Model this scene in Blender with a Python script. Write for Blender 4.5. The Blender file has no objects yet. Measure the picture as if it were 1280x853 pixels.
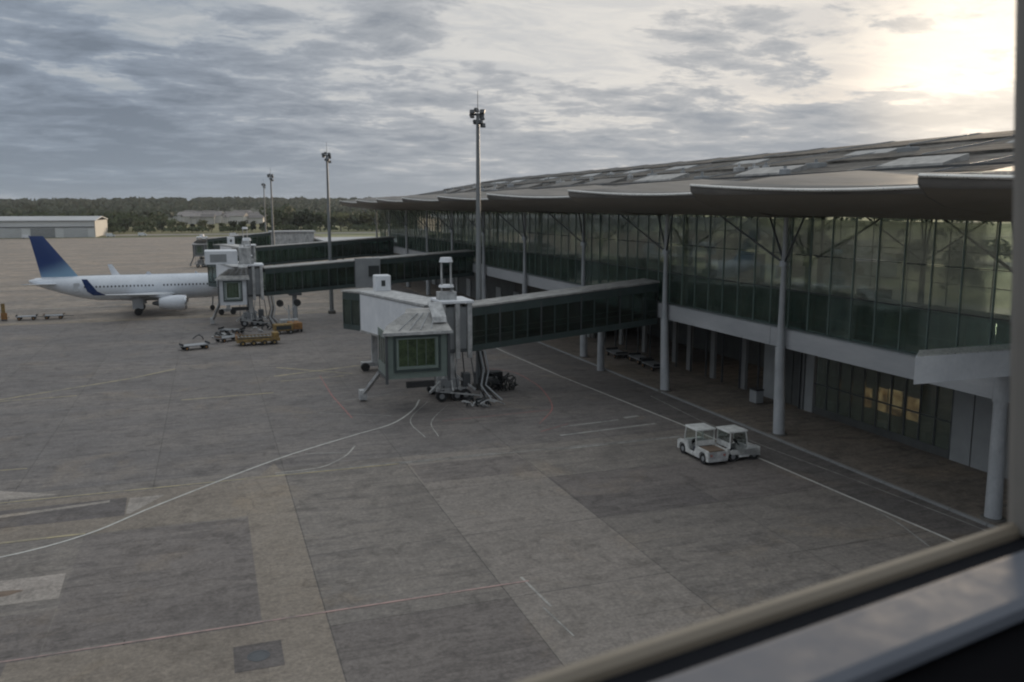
import bpy, bmesh, math, random
from mathutils import Vector, Matrix
random.seed(7)
R = math.radians
scene = bpy.context.scene
C = scene.collection
# ------------------------------------------------------------------ camera
CAMH = 17.0
cd = bpy.data.cameras.new('camera'); cam = bpy.data.objects.new('camera', cd); C.objects.link(cam)
cam.location = (0, 0, CAMH)
cam.rotation_euler = (R(90 - 8.92), 0, R(-19.43))
cd.sensor_width = 36; cd.lens = 36 * 1070 / 1280.0
cd.clip_start = 0.02; cd.clip_end = 9000
cd.dof.use_dof = True; cd.dof.focus_distance = 75; cd.dof.aperture_fstop = 4.0
scene.camera = cam
# ------------------------------------------------------------------ render look
scene.render.engine = 'CYCLES'
scene.view_settings.view_transform = 'Standard'; scene.view_settings.look = 'None'
scene.view_settings.exposure = 0.0; scene.view_settings.gamma = 1
scene.cycles.max_bounces = 6; scene.cycles.transparent_max_bounces = 24
scene.cycles.diffuse_bounces = 3; scene.cycles.glossy_bounces = 3
scene.cycles.caustics_reflective = False; scene.cycles.caustics_refractive = False
scene.cycles.filter_width = 2.1
# ------------------------------------------------------------------ sun and sky
SUN_AZ = 48.3; SUN_EL = 7.0          # azimuth from +Y towards +X
sd = bpy.data.lights.new('sun', 'SUN'); sun = bpy.data.objects.new('sun', sd); C.objects.link(sun)
sd.energy = 2.6; sd.angle = R(6); sd.color = (1.0, 0.80, 0.58)
sv = Vector((math.sin(R(SUN_AZ)) * math.cos(R(SUN_EL)), math.cos(R(SUN_AZ)) * math.cos(R(SUN_EL)), math.sin(R(SUN_EL))))
sun.rotation_euler = sv.to_track_quat('Z', 'Y').to_euler()
sun.location = (60, 60, 80)

SKY_SHIFT = (3.1, 1.7, 0.0)
class NT:
    def __init__(s, tree):
        s.t = tree; s.n = tree.nodes; s.l = tree.links
    def new(s, typ, **kw):
        n = s.n.new(typ)
        for k, v in kw.items(): setattr(n, k, v)
        return n
    def inp(s, sock, v):
        if isinstance(v, bpy.types.NodeSocket): s.l.new(v, sock)
        elif isinstance(v, (tuple, list)) and len(v) == 3 and sock.type == 'RGBA': sock.default_value = (*v, 1)
        else: sock.default_value = v
    def math(s, op, a, b=None, c=None, clamp=False):
        n = s.new('ShaderNodeMath', operation=op, use_clamp=clamp)
        s.inp(n.inputs[0], a)
        if b is not None: s.inp(n.inputs[1], b)
        if c is not None: s.inp(n.inputs[2], c)
        return n.outputs[0]
    def vmath(s, op, a, b=None):
        n = s.new('ShaderNodeVectorMath', operation=op)
        s.inp(n.inputs[0], a)
        if b is not None: s.inp(n.inputs[1], b)
        return n.outputs['Value' if op == 'DOT_PRODUCT' else 'Vector']
    def noise(s, vec, scale, detail=5, rough=.55, dist=0):
        n = s.new('ShaderNodeTexNoise'); s.inp(n.inputs['Vector'], vec)
        n.inputs['Scale'].default_value = scale; n.inputs['Detail'].default_value = detail
        n.inputs['Roughness'].default_value = rough; n.inputs['Distortion'].default_value = dist
        return n.outputs[0]
    def mapr(s, v, a, b, c=0., d=1., smooth=False):
        n = s.new('ShaderNodeMapRange'); n.clamp = True
        if smooth: n.interpolation_type = 'SMOOTHSTEP'
        s.inp(n.inputs[0], v)
        for i, q in enumerate((a, b, c, d)): n.inputs[i + 1].default_value = q
        return n.outputs[0]
    def mix(s, f, a, b, blend='MIX'):
        n = s.new('ShaderNodeMix', data_type='RGBA', blend_type=blend)
        s.inp(n.inputs[0], f); s.inp(n.inputs[6], a); s.inp(n.inputs[7], b)
        return n.outputs[2]
    def scalev(s, vec, sc):
        n = s.new('ShaderNodeMapping'); s.inp(n.inputs[0], vec); n.inputs['Scale'].default_value = sc
        return n.outputs[0]

world = bpy.data.worlds.new('World'); scene.world = world; world.use_nodes = True
w = NT(world.node_tree); w.n.clear()
tc = w.new('ShaderNodeTexCoord'); D = tc.outputs['Generated']
sky = w.new('ShaderNodeTexSky'); sky.sky_type = 'NISHITA'; sky.sun_disc = False
sky.sun_elevation = R(SUN_EL); sky.sun_rotation = R(SUN_AZ); sky.altitude = 50; sky.air_density = 1.0; sky.dust_density = 1.6
sep = w.new('ShaderNodeSeparateXYZ'); w.l.new(D, sep.inputs[0])
zc = w.math('MAXIMUM', sep.outputs[2], 0.0)
den = w.math('ADD', zc, 0.13)
comb = w.new('ShaderNodeCombineXYZ')
w.inp(comb.inputs[0], w.math('DIVIDE', sep.outputs[0], den)); w.inp(comb.inputs[1], w.math('DIVIDE', sep.outputs[1], den))
P = w.vmath('ADD', comb.outputs[0], SKY_SHIFT)
big = w.noise(P, 0.55, 3, .5, .3)
det = w.noise(P, 1.5, 10, .60, .25)
fine = w.noise(w.scalev(P, (1, 1.3, 1)), 4.2, 9, .66, .35)
g = w.vmath('DOT_PRODUCT', D, tuple(sv))                    # 1 at the sun
near = w.mapr(g, 0.58, 1.0, 0, 1, True)
nearer = w.mapr(g, 0.983, 1.0, 0, 1, True)
cov = w.math('ADD', w.math('MULTIPLY', big, 0.22), w.math('ADD', w.math('MULTIPLY', det, .48), w.math('MULTIPLY', fine, .34)))
cov = w.math('SUBTRACT', cov, w.math('MULTIPLY', w.math('MULTIPLY', w.mapr(g, 0.72, .96, 0, 1, True), w.mapr(zc, .08, .20, .15, 1, True)), 0.055))
cov = w.math('ADD', cov, w.math('MULTIPLY', w.mapr(zc, 0.05, 0.16, 1, 0, True), 0.085))    # deck closes towards the horizon
mask = w.mapr(cov, 0.478, 0.542, 0, 1, True)
wisp = w.noise(w.scalev(P, (1.0, 1.8, 1)), 2.6, 10, .68, .5)
thick = w.mapr(cov, 0.50, 0.63, 0, 1)
dark = w.mix(near, (1.65, 1.97, 2.42), (3.05, 3.25, 3.55))
light = w.mix(near, (2.75, 3.2, 3.85), (5.3, 5.25, 5.2))
cloud = w.mix(thick, light, dark)
veil = w.mix(near, (4.1, 4.35, 4.65), (6.9, 6.7, 6.4))        # thin high cloud lit from behind, in the gaps
veil2 = w.mix(near, (3.0, 3.4, 3.9), (5.6, 5.6, 5.65))
veil = w.mix(w.mapr(wisp, .40, .60, 0, .8, True), veil, veil2)
clear = w.mix(0.96, sky.outputs[0], veil)
col = w.mix(mask, clear, cloud)
hz = w.mapr(zc, 0.0, 0.12, 0.8, 0, True)
hcol = w.mix(near, (2.45, 2.9, 3.4), (3.9, 4.1, 4.35))
col = w.mix(w.math('MULTIPLY', hz, .75), col, hcol)
glow = w.math('POWER', nearer, 2.0)
gl = w.mix(glow, (0, 0, 0), (5.0, 4.1, 2.9))
addn = w.new('ShaderNodeMix', data_type='RGBA', blend_type='ADD'); addn.inputs[0].default_value = 1
w.l.new(col, addn.inputs[6]); w.l.new(gl, addn.inputs[7])
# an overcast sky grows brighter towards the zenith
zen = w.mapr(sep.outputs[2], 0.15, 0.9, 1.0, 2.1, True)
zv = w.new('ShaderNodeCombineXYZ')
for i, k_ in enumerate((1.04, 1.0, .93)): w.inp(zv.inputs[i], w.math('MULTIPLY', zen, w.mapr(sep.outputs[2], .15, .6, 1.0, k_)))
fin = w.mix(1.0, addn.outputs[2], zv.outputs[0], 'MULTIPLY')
bg = w.new('ShaderNodeBackground'); bg.inputs['Strength'].default_value = 0.11
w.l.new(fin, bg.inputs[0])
wo = w.new('ShaderNodeOutputWorld'); w.l.new(bg.outputs[0], wo.inputs[0])

# ------------------------------------------------------------------ materials
MATS = {}
def pmat(name, col, rough=.6, metal=0, var=.18, scale=.5, stretch=(1, 1, 1), col2=None, bump=0, bscale=4, spec=.5, rand=0, coat=0):
    if name in MATS: return MATS[name]
    m = bpy.data.materials.new(name); m.use_nodes = True; t = NT(m.node_tree)
    b = t.n['Principled BSDF']
    geo = t.new('ShaderNodeNewGeometry'); pos = t.scalev(geo.outputs['Position'], stretch)
    n1 = t.noise(pos, scale, 6, .6, .2); n2 = t.noise(pos, scale * 9, 4, .6)
    f = t.math('ADD', t.math('MULTIPLY', n1, .7), t.math('MULTIPLY', n2, .3))
    f = t.mapr(f, .34, .66, 0, 1)
    a = tuple(c * (1 - var) for c in col); c2 = col2 or tuple(min(1, c * (1 + var)) for c in col)
    out = t.mix(f, a, c2)
    if rand:
        oi = t.new('ShaderNodeObjectInfo')
        k = t.mapr(oi.outputs['Random'], 0, 1, 1 - rand, 1 + rand)
        cc = t.new('ShaderNodeCombineXYZ')
        for i in range(3): t.inp(cc.inputs[i], k)
        out = t.mix(1.0, out, cc.outputs[0], 'MULTIPLY')
    t.l.new(out, b.inputs['Base Color'])
    t.inp(b.inputs['Roughness'], t.mapr(n2, .3, .7, max(.03, rough - .1), min(1, rough + .1)))
    b.inputs['Metallic'].default_value = metal; b.inputs['Specular IOR Level'].default_value = spec
    if coat: b.inputs['Coat Weight'].default_value = coat
    if bump:
        bn = t.new('ShaderNodeBump'); bn.inputs['Strength'].default_value = bump; bn.inputs['Distance'].default_value = .05
        t.inp(bn.inputs['Height'], t.noise(pos, bscale, 5, .6)); t.l.new(bn.outputs[0], b.inputs['Normal'])
    MATS[name] = m; return m

def gmat(name, tint, rough=.03, refl=1.0, dirt=.06):
    m = bpy.data.materials.new(name); m.use_nodes = True; t = NT(m.node_tree); t.n.clear()
    o = t.new('ShaderNodeOutputMaterial')
    tr = t.new('ShaderNodeBsdfTransparent')
    geo = t.new('ShaderNodeNewGeometry'); n1 = t.noise(geo.outputs['Position'], .6, 4, .6)
    oi = t.new('ShaderNodeObjectInfo'); k = t.mapr(oi.outputs['Random'], 0, 1, .93, 1.04)
    cc = t.new('ShaderNodeCombineXYZ')
    for i in range(3): t.inp(cc.inputs[i], k)
    t.inp(tr.inputs[0], t.mix(1.0, tint, cc.outputs[0], 'MULTIPLY'))
    gl = t.new('ShaderNodeBsdfGlossy'); gl.inputs['Roughness'].default_value = rough
    bn = t.new('ShaderNodeBump'); bn.inputs['Strength'].default_value = .05; bn.inputs['Distance'].default_value = .05
    t.inp(bn.inputs['Height'], n1); t.l.new(bn.outputs[0], gl.inputs['Normal'])
    fr = t.new('ShaderNodeFresnel'); fr.inputs['IOR'].default_value = 1.5
    mx = t.new('ShaderNodeMixShader'); t.inp(mx.inputs[0], t.math('MULTIPLY', fr.outputs[0], refl, clamp=True))
    t.l.new(tr.outputs[0], mx.inputs[1]); t.l.new(gl.outputs[0], mx.inputs[2])
    df = t.new('ShaderNodeBsdfDiffuse'); df.inputs[0].default_value = (.32, .36, .29, 1)
    m2 = t.new('ShaderNodeMixShader'); t.inp(m2.inputs[0], t.mapr(n1, .3, .7, dirt * .3, dirt * 1.6))
    t.l.new(mx.outputs[0], m2.inputs[1]); t.l.new(df.outputs[0], m2.inputs[2]); t.l.new(m2.outputs[0], o.inputs[0])
    MATS[name] = m; return m

def emat(name, col, s):
    m = bpy.data.materials.new(name); m.use_nodes = True; t = NT(m.node_tree); t.n.clear()
    o = t.new('ShaderNodeOutputMaterial'); e = t.new('ShaderNodeEmission')
    e.inputs[0].default_value = (*col, 1); e.inputs[1].default_value = s; t.l.new(e.outputs[0], o.inputs[0])
    MATS[name] = m; return m

def ground_mat(name, a, b, c, rough=.74, tint=.5, rand=0.04, streak=1.0):
    """weathered apron surface: two tones in long streaks, darker spots of oil and rubber, fine grain"""
    m = bpy.data.materials.new(name); m.use_nodes = True; t = NT(m.node_tree); bs = t.n['Principled BSDF']
    geo = t.new('ShaderNodeNewGeometry'); pos = geo.outputs['Position']
    n1 = t.noise(t.scalev(pos, (.05, .16, 1)), 1.0, 7, .62, .3)
    n2 = t.noise(pos, .55, 8, .7, .4)
    n3 = t.noise(pos, 5.0, 6, .75)
    n4 = t.noise(t.scalev(pos, (.30, 1.6, 1)), 1.0, 8, .72, .8)
    n5 = t.noise(pos, .16, 6, .65, .6)
    base = t.mix(t.mapr(n1, .38, .64, 0, 1, True), a, b)
    base = t.mix(t.math('MULTIPLY', t.mapr(n4, .47, .62, 0, 1.0, True), streak), base, c)
    base = t.mix(t.mapr(n2, .52, .66, 0, .75, True), base, tuple(q_ * .85 for q_ in c))
    base = t.mix(t.mapr(n5, .54, .70, 0, .5, True), base, tuple(q_ * k_ for q_, k_ in zip(b, (1.15, 1.06, .92))))
    base = t.mix(t.mapr(n5, .30, .44, .45, 0, True), base, tuple(q_ * .72 for q_ in c))
    # rubber and oil: thin dark scuffs, and hairline cracks sealed with tar
    n6 = t.noise(t.scalev(pos, (.12, 2.6, 1)), 1.0, 5, .6, 1.2)
    base = t.mix(t.math('MULTIPLY', t.mapr(n6, .62, .70, 0, .5, True), t.mapr(n2, .4, .6, 0, 1)), base, tuple(q_ * .5 for q_ in c))
    vo = t.new('ShaderNodeTexVoronoi'); vo.feature = 'DISTANCE_TO_EDGE'
    dn = t.new('ShaderNodeVectorMath', operation='ADD'); t.inp(dn.inputs[0], pos)
    nv = t.new('ShaderNodeTexNoise'); t.inp(nv.inputs['Vector'], pos); nv.inputs['Scale'].default_value = .6; t.l.new(nv.outputs['Color'], dn.inputs[1])
    t.inp(vo.inputs['Vector'], dn.outputs[0]); vo.inputs['Scale'].default_value = .13
    crack = t.math('MULTIPLY', t.mapr(vo.outputs['Distance'], .0, .007, .35, 0), t.mapr(n5, .47, .60, 0, 1))
    base = t.mix(crack, base, tuple(q_ * .45 for q_ in c))
    gr = t.math('MULTIPLY', t.mapr(n3, .3, .7, .66, 1.34), t.mapr(t.noise(pos, 1.6, 6, .7), .3, .7, .82, 1.18))
    oi = t.new('ShaderNodeObjectInfo'); k = t.math('MULTIPLY', gr, t.mapr(oi.outputs['Random'], 0, 1, 1 - rand, 1 + rand))
    cc = t.new('ShaderNodeCombineXYZ')
    for i in range(3): t.inp(cc.inputs[i], k)
    base = t.mix(1.0, base, cc.outputs[0], 'MULTIPLY')
    t.l.new(base, bs.inputs['Base Color'])
    t.inp(bs.inputs['Roughness'], t.mapr(n2, .3, .7, rough - .12, min(1, rough + .1)))
    bs.inputs['Specular IOR Level'].default_value = .35
    bn = t.new('ShaderNodeBump'); bn.inputs['Strength'].default_value = .25; bn.inputs['Distance'].default_value = .02
    t.inp(bn.inputs['Height'], n3); t.l.new(bn.outputs[0], bs.inputs['Normal'])
    MATS[name] = m; return m

ground_mat('slab_mid', (0.192, 0.171, 0.152), (0.220, 0.194, 0.170), (0.151, 0.134, 0.121))
ground_mat('slab_dark', (0.165, 0.144, 0.132), (0.186, 0.163, 0.147), (0.126, 0.110, 0.101))
ground_mat('slab_darker', (0.126, 0.111, 0.105), (0.151, 0.133, 0.122), (0.098, 0.086, 0.080))
ground_mat('slab_light', (0.215, 0.190, 0.168), (0.244, 0.214, 0.189), (0.174, 0.153, 0.135), streak=.5)
ground_mat('slab_tan', (0.220, 0.186, 0.152), (0.246, 0.210, 0.172), (0.186, 0.158, 0.132), streak=.4)
ground_mat('slab_pale', (0.295, 0.263, 0.231), (0.334, 0.292, 0.258), (0.231, 0.205, 0.181), streak=.4)
ground_mat('slab_far', (0.156, 0.142, 0.134), (0.195, 0.173, 0.156), (0.126, 0.113, 0.107))
ground_mat('apron_base', (0.211, 0.183, 0.156), (0.327, 0.269, 0.215), (0.160, 0.140, 0.123), rand=0)
ground_mat('joint', (0.109, 0.097, 0.088), (0.121, 0.107, 0.096), (0.089, 0.082, 0.074))
ground_mat('road', (0.118, 0.107, 0.101), (0.145, 0.128, 0.118), (0.092, 0.084, 0.078))
ground_mat('walk', (0.167, 0.142, 0.118), (0.206, 0.173, 0.143), (0.115, 0.100, 0.086))
def paint_mat(name, col, wear=.5):
    m = bpy.data.materials.new(name); m.use_nodes = True; t = NT(m.node_tree); bs = t.n['Principled BSDF']
    geo = t.new('ShaderNodeNewGeometry'); pos = geo.outputs['Position']
    n = t.noise(pos, 1.3, 8, .7); n2 = t.noise(pos, .23, 3, .5)
    f = t.math('ADD', t.mapr(n, .42, .62, 0, wear), t.mapr(n2, .45, .65, 0, wear * .6), clamp=True)
    t.l.new(t.mix(f, col, (.145, .14, .133)), bs.inputs['Base Color']); bs.inputs['Roughness'].default_value = .75
    MATS[name] = m
paint_mat('paint_white', (.46, .44, .40), .6); paint_mat('paint_white_worn', (.42, .41, .38), .7)
paint_mat('paint_road', (.60, .585, .54), .3)
paint_mat('paint_yellow', (.44, .37, .22), .55); paint_mat('paint_red', (.40, .15, .13), .5)
paint_mat('paint_pink', (.44, .29, .26), .6)
pmat('steel', (.34, .35, .36), .42, .55, .15, .8)
pmat('steel_dark', (.09, .095, .10), .5, .4, .2, .8)
pmat('column_paint', (.34, .355, .37), .5, 0, .15, .9, (1, 1, .5), col2=(.46, .47, .48))
pmat('mullion_green', (.20, .255, .235), .5, .1, .15, .8)
pmat('cab_interior', (.06, .08, .035), .6, 0, .25, 1.6, col2=(.30, .35, .20))
pmat('mast_grey', (.20, .21, .215), .5, .2, .12, .7)
pmat('beam_concrete', (.36, .37, .385), .6, 0, .10, .35, (1, .4, 2.2), col2=(.46, .465, .47), bump=.1)
pmat('soffit', (.19, .17, .14), .6, 0, .15, .4, (1, .3, 1))
pmat('roof_sheet', (.04, .039, .037), .85, 0, .5, .8, (1.0, .3, 1), col2=(.21, .195, .175), bump=.4, bscale=2.5, spec=.12)
pmat('canopy_sheet', (.13, .125, .115), .65, 0, .15, .3, (1.5, .4, 1), col2=(.21, .195, .18), spec=.25)
pmat('rim_metal', (.66, .65, .62), .33, .7, .12, 1.0)
pmat('white_panel', (.66, .68, .71), .45, 0, .08, .6, col2=(.78, .79, .81))
pmat('white_dirty', (.33, .335, .34), .55, 0, .35, 1.6, (1, 1, .6), col2=(.60, .60, .59))
pmat('grey_panel', (.26, .27, .275), .5, .1, .15, .7)
pmat('bridge_frame', (.05, .07, .067), .4, .2, .2, .8)
pmat('bridge_green', (.19, .235, .21), .45, .1, .15, .8)
pmat('bridge_roof', (.24, .235, .225), .6, .05, .3, 1.1, col2=(.44, .43, .41))
pmat('interior_dark', (.035, .04, .04), .7, 0, .3, .6)
pmat('interior_floor', (.10, .105, .10), .35, 0, .2, .4)
pmat('corridor_top', (.05, .065, .062), .4, 0, .3, .5)
pmat('teal_wall', (.07, .14, .135), .25, 0, .6, .9, (1, 1.6, .5), col2=(.32, .43, .41))
pmat('stone_dark', (.10, .095, .085), .8, 0, .25, 1.0, bump=.3)
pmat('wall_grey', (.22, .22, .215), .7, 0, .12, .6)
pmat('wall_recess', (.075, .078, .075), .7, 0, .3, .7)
pmat('door_panel', (.30, .31, .31), .5, 0, .1, .8)
pmat('rubber', (.022, .022, .022), .8, 0, .2, 3)
pmat('tug_white', (.55, .55, .53), .45, 0, .2, 2.4, col2=(.80, .80, .77), coat=.1)
pmat('seat_dark', (.03, .035, .05), .6, 0, .2, 3)
pmat('deck_brown', (.17, .12, .085), .7, 0, .25, 2)
pmat('yellow_paint', (.14, .10, .05), .7, 0, .4, 2.5, col2=(.34, .22, .07))
pmat('orange_paint', (.20, .10, .04), .6, 0, .3, 2.5, col2=(.34, .17, .05))
pmat('plane_white', (.60, .63, .68), .32, 0, .08, .3, (1, 1, 2), col2=(.70, .73, .77), coat=.3)
pmat('plane_belly', (.46, .48, .50), .35, 0, .08, .3)
pmat('plane_blue', (.012, .045, .17), .3, 0, .1, .6, coat=.3)
pmat('cockpit_glass', (.015, .018, .02), .12)
pmat('engine_lip', (.55, .57, .6), .25, .8, .05)
pmat('hangar_wall', (.60, .61, .61), .6, 0, .08, .06, (1, 1, 3))
pmat('hangar_sun_tint', (.50, .48, .44), .6, 0, .08, .1)  # sunlight on the end wall painted in as a warmer tone
pmat('hangar_roof', (.40, .41, .42), .55, .2, .1, .05)
pmat('hangar_door', (.46, .47, .475), .6, 0, .1, .1)
pmat('bark', (.07, .055, .04), .9, 0, .2, 2)
pmat('leaf_a', (.045, .066, .028), .7, 0, .45, .12, col2=(.085, .10, .045), rand=.3, spec=.2)
pmat('leaf_b', (.040, .058, .030), .7, 0, .4, .02, col2=(.07, .08, .042), spec=.2)
pmat('leaf_c', (.085, .095, .04), .7, 0, .4, .12, col2=(.12, .115, .05), rand=.25, spec=.2)
pmat('grass', (.12, .135, .06), .9, 0, .3, .012, (1, 3, 1), col2=(.24, .21, .11), spec=.2)
pmat('grass_land', (.17, .21, .11), .9, 0, .5, .05, (.35, 1.6, 1), col2=(.38, .36, .21), spec=.2)
pmat('hill_soil', (.05, .06, .035), .9, 0, .3, .01)
pmat('far_tar', (.20, .19, .175), .85, 0, .25, .01, (1, 5, 1), col2=(.30, .27, .235))
pmat('render_pale', (.52, .50, .47), .7, 0, .1, .1, rand=.15)
pmat('tile_roof', (.20, .18, .17), .7, 0, .2, .3, rand=.3)
pmat('sill_silver', (.115, .122, .142), .75, 0, .05, 3, col2=(.13, .138, .158), spec=.14)
pmat('sill_rim', (.25, .21, .16), .45, .1, .06, 4)
pmat('gasket', (.012, .013, .016), .9, 0, .2, 6, spec=.05)
pmat('ledge_black', (.006, .006, .007), .95, 0, .2, 4, spec=.03)
pmat('mullion_paint', (.24, .225, .205), .6, 0, .08, 3)
pmat('tap_dark', (.02, .022, .024), .5, 0, .2, 3)
def livery():
    m = bpy.data.materials.new('fin_livery'); m.use_nodes = True; t = NT(m.node_tree); bs = t.n['Principled BSDF']
    tc_ = t.new('ShaderNodeTexCoord'); sp = t.new('ShaderNodeSeparateXYZ'); t.l.new(tc_.outputs['Object'], sp.inputs[0])
    f = t.mapr(t.math('SUBTRACT', sp.outputs[2], t.math('MULTIPLY', t.math('SUBTRACT', 28.0, sp.outputs[0]), .35)), 5.6, 8.6, 0, 1, True)
    t.l.new(t.mix(f, (.20, .33, .46), (.012, .04, .15)), bs.inputs['Base Color']); bs.inputs['Roughness'].default_value = .35
    MATS['fin_livery'] = m
livery()
gmat('glass_clear', (.93, .98, .95), .04, .8, .15)
gmat('glass_rear', (.95, .985, .96), .04, .25, .03)
gmat('glass_auto', (.95, .985, .97), .04, .7, .02)
gmat('glass_teal', (.70, .84, .80), .05, .8, .08)
gmat('glass_bridge', (.44, .53, .50), .06, .8, .04)
gmat('glass_cab', (.85, .95, .80), .05, .8, .05)
def glowwall():  # mottled emission stands in for warm lamplight falling on a wall
    m = bpy.data.materials.new('glow_wall'); m.use_nodes = True; t = NT(m.node_tree); t.n.clear()
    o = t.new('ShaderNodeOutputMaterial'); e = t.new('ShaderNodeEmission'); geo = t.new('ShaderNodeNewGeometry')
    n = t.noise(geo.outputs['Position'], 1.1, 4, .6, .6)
    t.l.new(t.mix(t.mapr(n, .4, .62), (.9, .42, .12), (1.0, .72, .36)), e.inputs[0]); t.inp(e.inputs[1], t.mapr(n, .36, .64, .05, .55)); t.l.new(e.outputs[0], o.inputs[0]); MATS['glow_wall'] = m
glowwall()
emat('lamp_warm', (1.0, .60, .24), .8)
emat('lamp_cool', (1.0, .9, .72), 6.0)
M = MATS

# ------------------------------------------------------------------ mesh helpers
class MB:
    def __init__(s): s.v = []; s.f = []
    def add(s, vs, fs):
        o = len(s.v); s.v += [tuple(q) for q in vs]; s.f += [tuple(i + o for i in f) for f in fs]; return s
    def box(s, x0, x1, y0, y1, z0, z1):
        if x0 > x1: x0, x1 = x1, x0
        if y0 > y1: y0, y1 = y1, y0
        vs = [(x, y, z) for z in (z0, z1) for y in (y0, y1) for x in (x0, x1)]
        return s.add(vs, [(0, 2, 3, 1), (4, 5, 7, 6), (0, 1, 5, 4), (2, 6, 7, 3), (0, 4, 6, 2), (1, 3, 7, 5)])
    def bbox(s, x0, x1, y0, y1, z0, z1, b=.05):
        """box with chamfered vertical and top edges"""
        ring = lambda i: [(x0 + i + b, y0 + i), (x1 - i - b, y0 + i), (x1 - i, y0 + i + b), (x1 - i, y1 - i - b), (x1 - i - b, y1 - i), (x0 + i + b, y1 - i), (x0 + i, y1 - i - b), (x0 + i, y0 + i + b)]
        vs = [(*q, z0) for q in ring(0)] + [(*q, z1 - b) for q in ring(0)] + [(*q, z1) for q in ring(b * .8)]
        fs = [tuple(range(7, -1, -1)), tuple(range(16, 24))]
        for k in (0, 8):
            for i in range(8): fs.append((k + i, k + (i + 1) % 8, k + 8 + (i + 1) % 8, k + 8 + i))
        return s.add(vs, fs)
    def cyl(s, p0, p1, r0, r1=None, n=12, cap=True):
        r1 = r0 if r1 is None else r1
        p0 = Vector(p0); p1 = Vector(p1); d = (p1 - p0).normalized()
        a = d.orthogonal().normalized(); b = d.cross(a)
        vs = []
        for p, r in ((p0, r0), (p1, r1)):
            for i in range(n):
                t = 2 * math.pi * i / n; vs.append(p + a * math.cos(t) * r + b * math.sin(t) * r)
        fs = [(i, (i + 1) % n, n + (i + 1) % n, n + i) for i in range(n)]
        if cap: fs += [tuple(range(n - 1, -1, -1)), tuple(range(n, 2 * n))]
        return s.add(vs, fs)
    def bar(s, p0, p1, wd, h, up=(0, 0, 1)):
        p0 = Vector(p0); p1 = Vector(p1); d = (p1 - p0).normalized(); u = Vector(up)
        sd_ = d.cross(u).normalized(); u = sd_.cross(d)
        vs = [p + sd_ * a * wd / 2 + u * b * h / 2 for p in (p0, p1) for a, b in ((-1, -1), (1, -1), (1, 1), (-1, 1))]
        return s.add(vs, [(0, 1, 2, 3), (7, 6, 5, 4), (0, 4, 5, 1), (1, 5, 6, 2), (2, 6, 7, 3), (3, 7, 4, 0)])
    def prism(s, poly, y0, y1, axis='y'):
        """polygon in (x,z) extruded along y (or (y,z) along x)"""
        n = len(poly)
        if axis == 'y': vs = [(x, y0, z) for x, z in poly] + [(x, y1, z) for x, z in poly]
        elif axis == 'x': vs = [(y0, a, z) for a, z in poly] + [(y1, a, z) for a, z in poly]
        else: vs = [(a, b, y0) for a, b in poly] + [(a, b, y1) for a, b in poly]
        fs = [tuple(range(n)), tuple(range(2 * n - 1, n - 1, -1))] + [(i, n + i, n + (i + 1) % n, (i + 1) % n) for i in range(n)]
        return s.add(vs, fs)
    def loft(s, rings, cap=True):
        n = len(rings[0]); o = []
        vs = [q for r in rings for q in r]
        fs = []
        for k in range(len(rings) - 1):
            for i in range(n): fs.append((k * n + i, k * n + (i + 1) % n, (k + 1) * n + (i + 1) % n, (k + 1) * n + i))
        if cap: fs += [tuple(range(n - 1, -1, -1)), tuple(range((len(rings) - 1) * n, len(rings) * n))]
        return s.add(vs, fs)
    def xform(s, mtx):
        s.v = [tuple(mtx @ Vector(q)) for q in s.v]; return s
    def mesh(s, name, mat, smooth=False):
        me = bpy.data.meshes.new(name); me.from_pydata(s.v, [], s.f)
        bm = bmesh.new(); bm.from_mesh(me); bmesh.ops.recalc_face_normals(bm, faces=bm.faces); bm.to_mesh(me); bm.free()
        me.materials.append(M[mat] if isinstance(mat, str) else mat)
        if smooth:
            me.polygons.foreach_set('use_smooth', [True] * len(me.polygons))
            try: me.set_sharp_from_angle(angle=R(38))
            except Exception: pass
        return me
    def build(s, name, mat, parent=None, smooth=False):
        o = bpy.data.objects.new(name, s.mesh(name, mat, smooth)); C.objects.link(o)
        if parent is not None: o.parent = parent
        return o
def mb(): return MB()
def tag(o, label=None, cat=None, group=None, kind=None):
    if label: o['label'] = label
    if cat: o['category'] = cat
    if group: o['group'] = group
    if kind: o['kind'] = kind
    return o
def empty(name, loc=(0, 0, 0), rz=0, **kw):
    o = bpy.data.objects.new(name, None); C.objects.link(o); o.location = loc; o.rotation_euler = (0, 0, rz); o.empty_display_size = .5
    return tag(o, **kw)
def inst(src, parent, loc=(0, 0, 0), name=None):
    o = bpy.data.objects.new(name or src.name.split('.')[0], src.data if hasattr(src, 'data') else src)
    C.objects.link(o); o.parent = parent; o.location = loc; return o
KIDS = {}
def copy_tree(o, loc, rz=0, label=None):
    if not KIDS:
        for q in scene.objects:
            if q.parent: KIDS.setdefault(q.parent.name, []).append(q)
    def rec(a, par):
        c = a.copy(); C.objects.link(c); c.parent = par
        for ch in [q for q in list(bpy.data.objects) if q.parent is a]: rec(ch, c)
        return c
    c = rec(o, None); c.location = loc; c.rotation_euler = (0, 0, rz)
    if label: c['label'] = label
    return c

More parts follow.
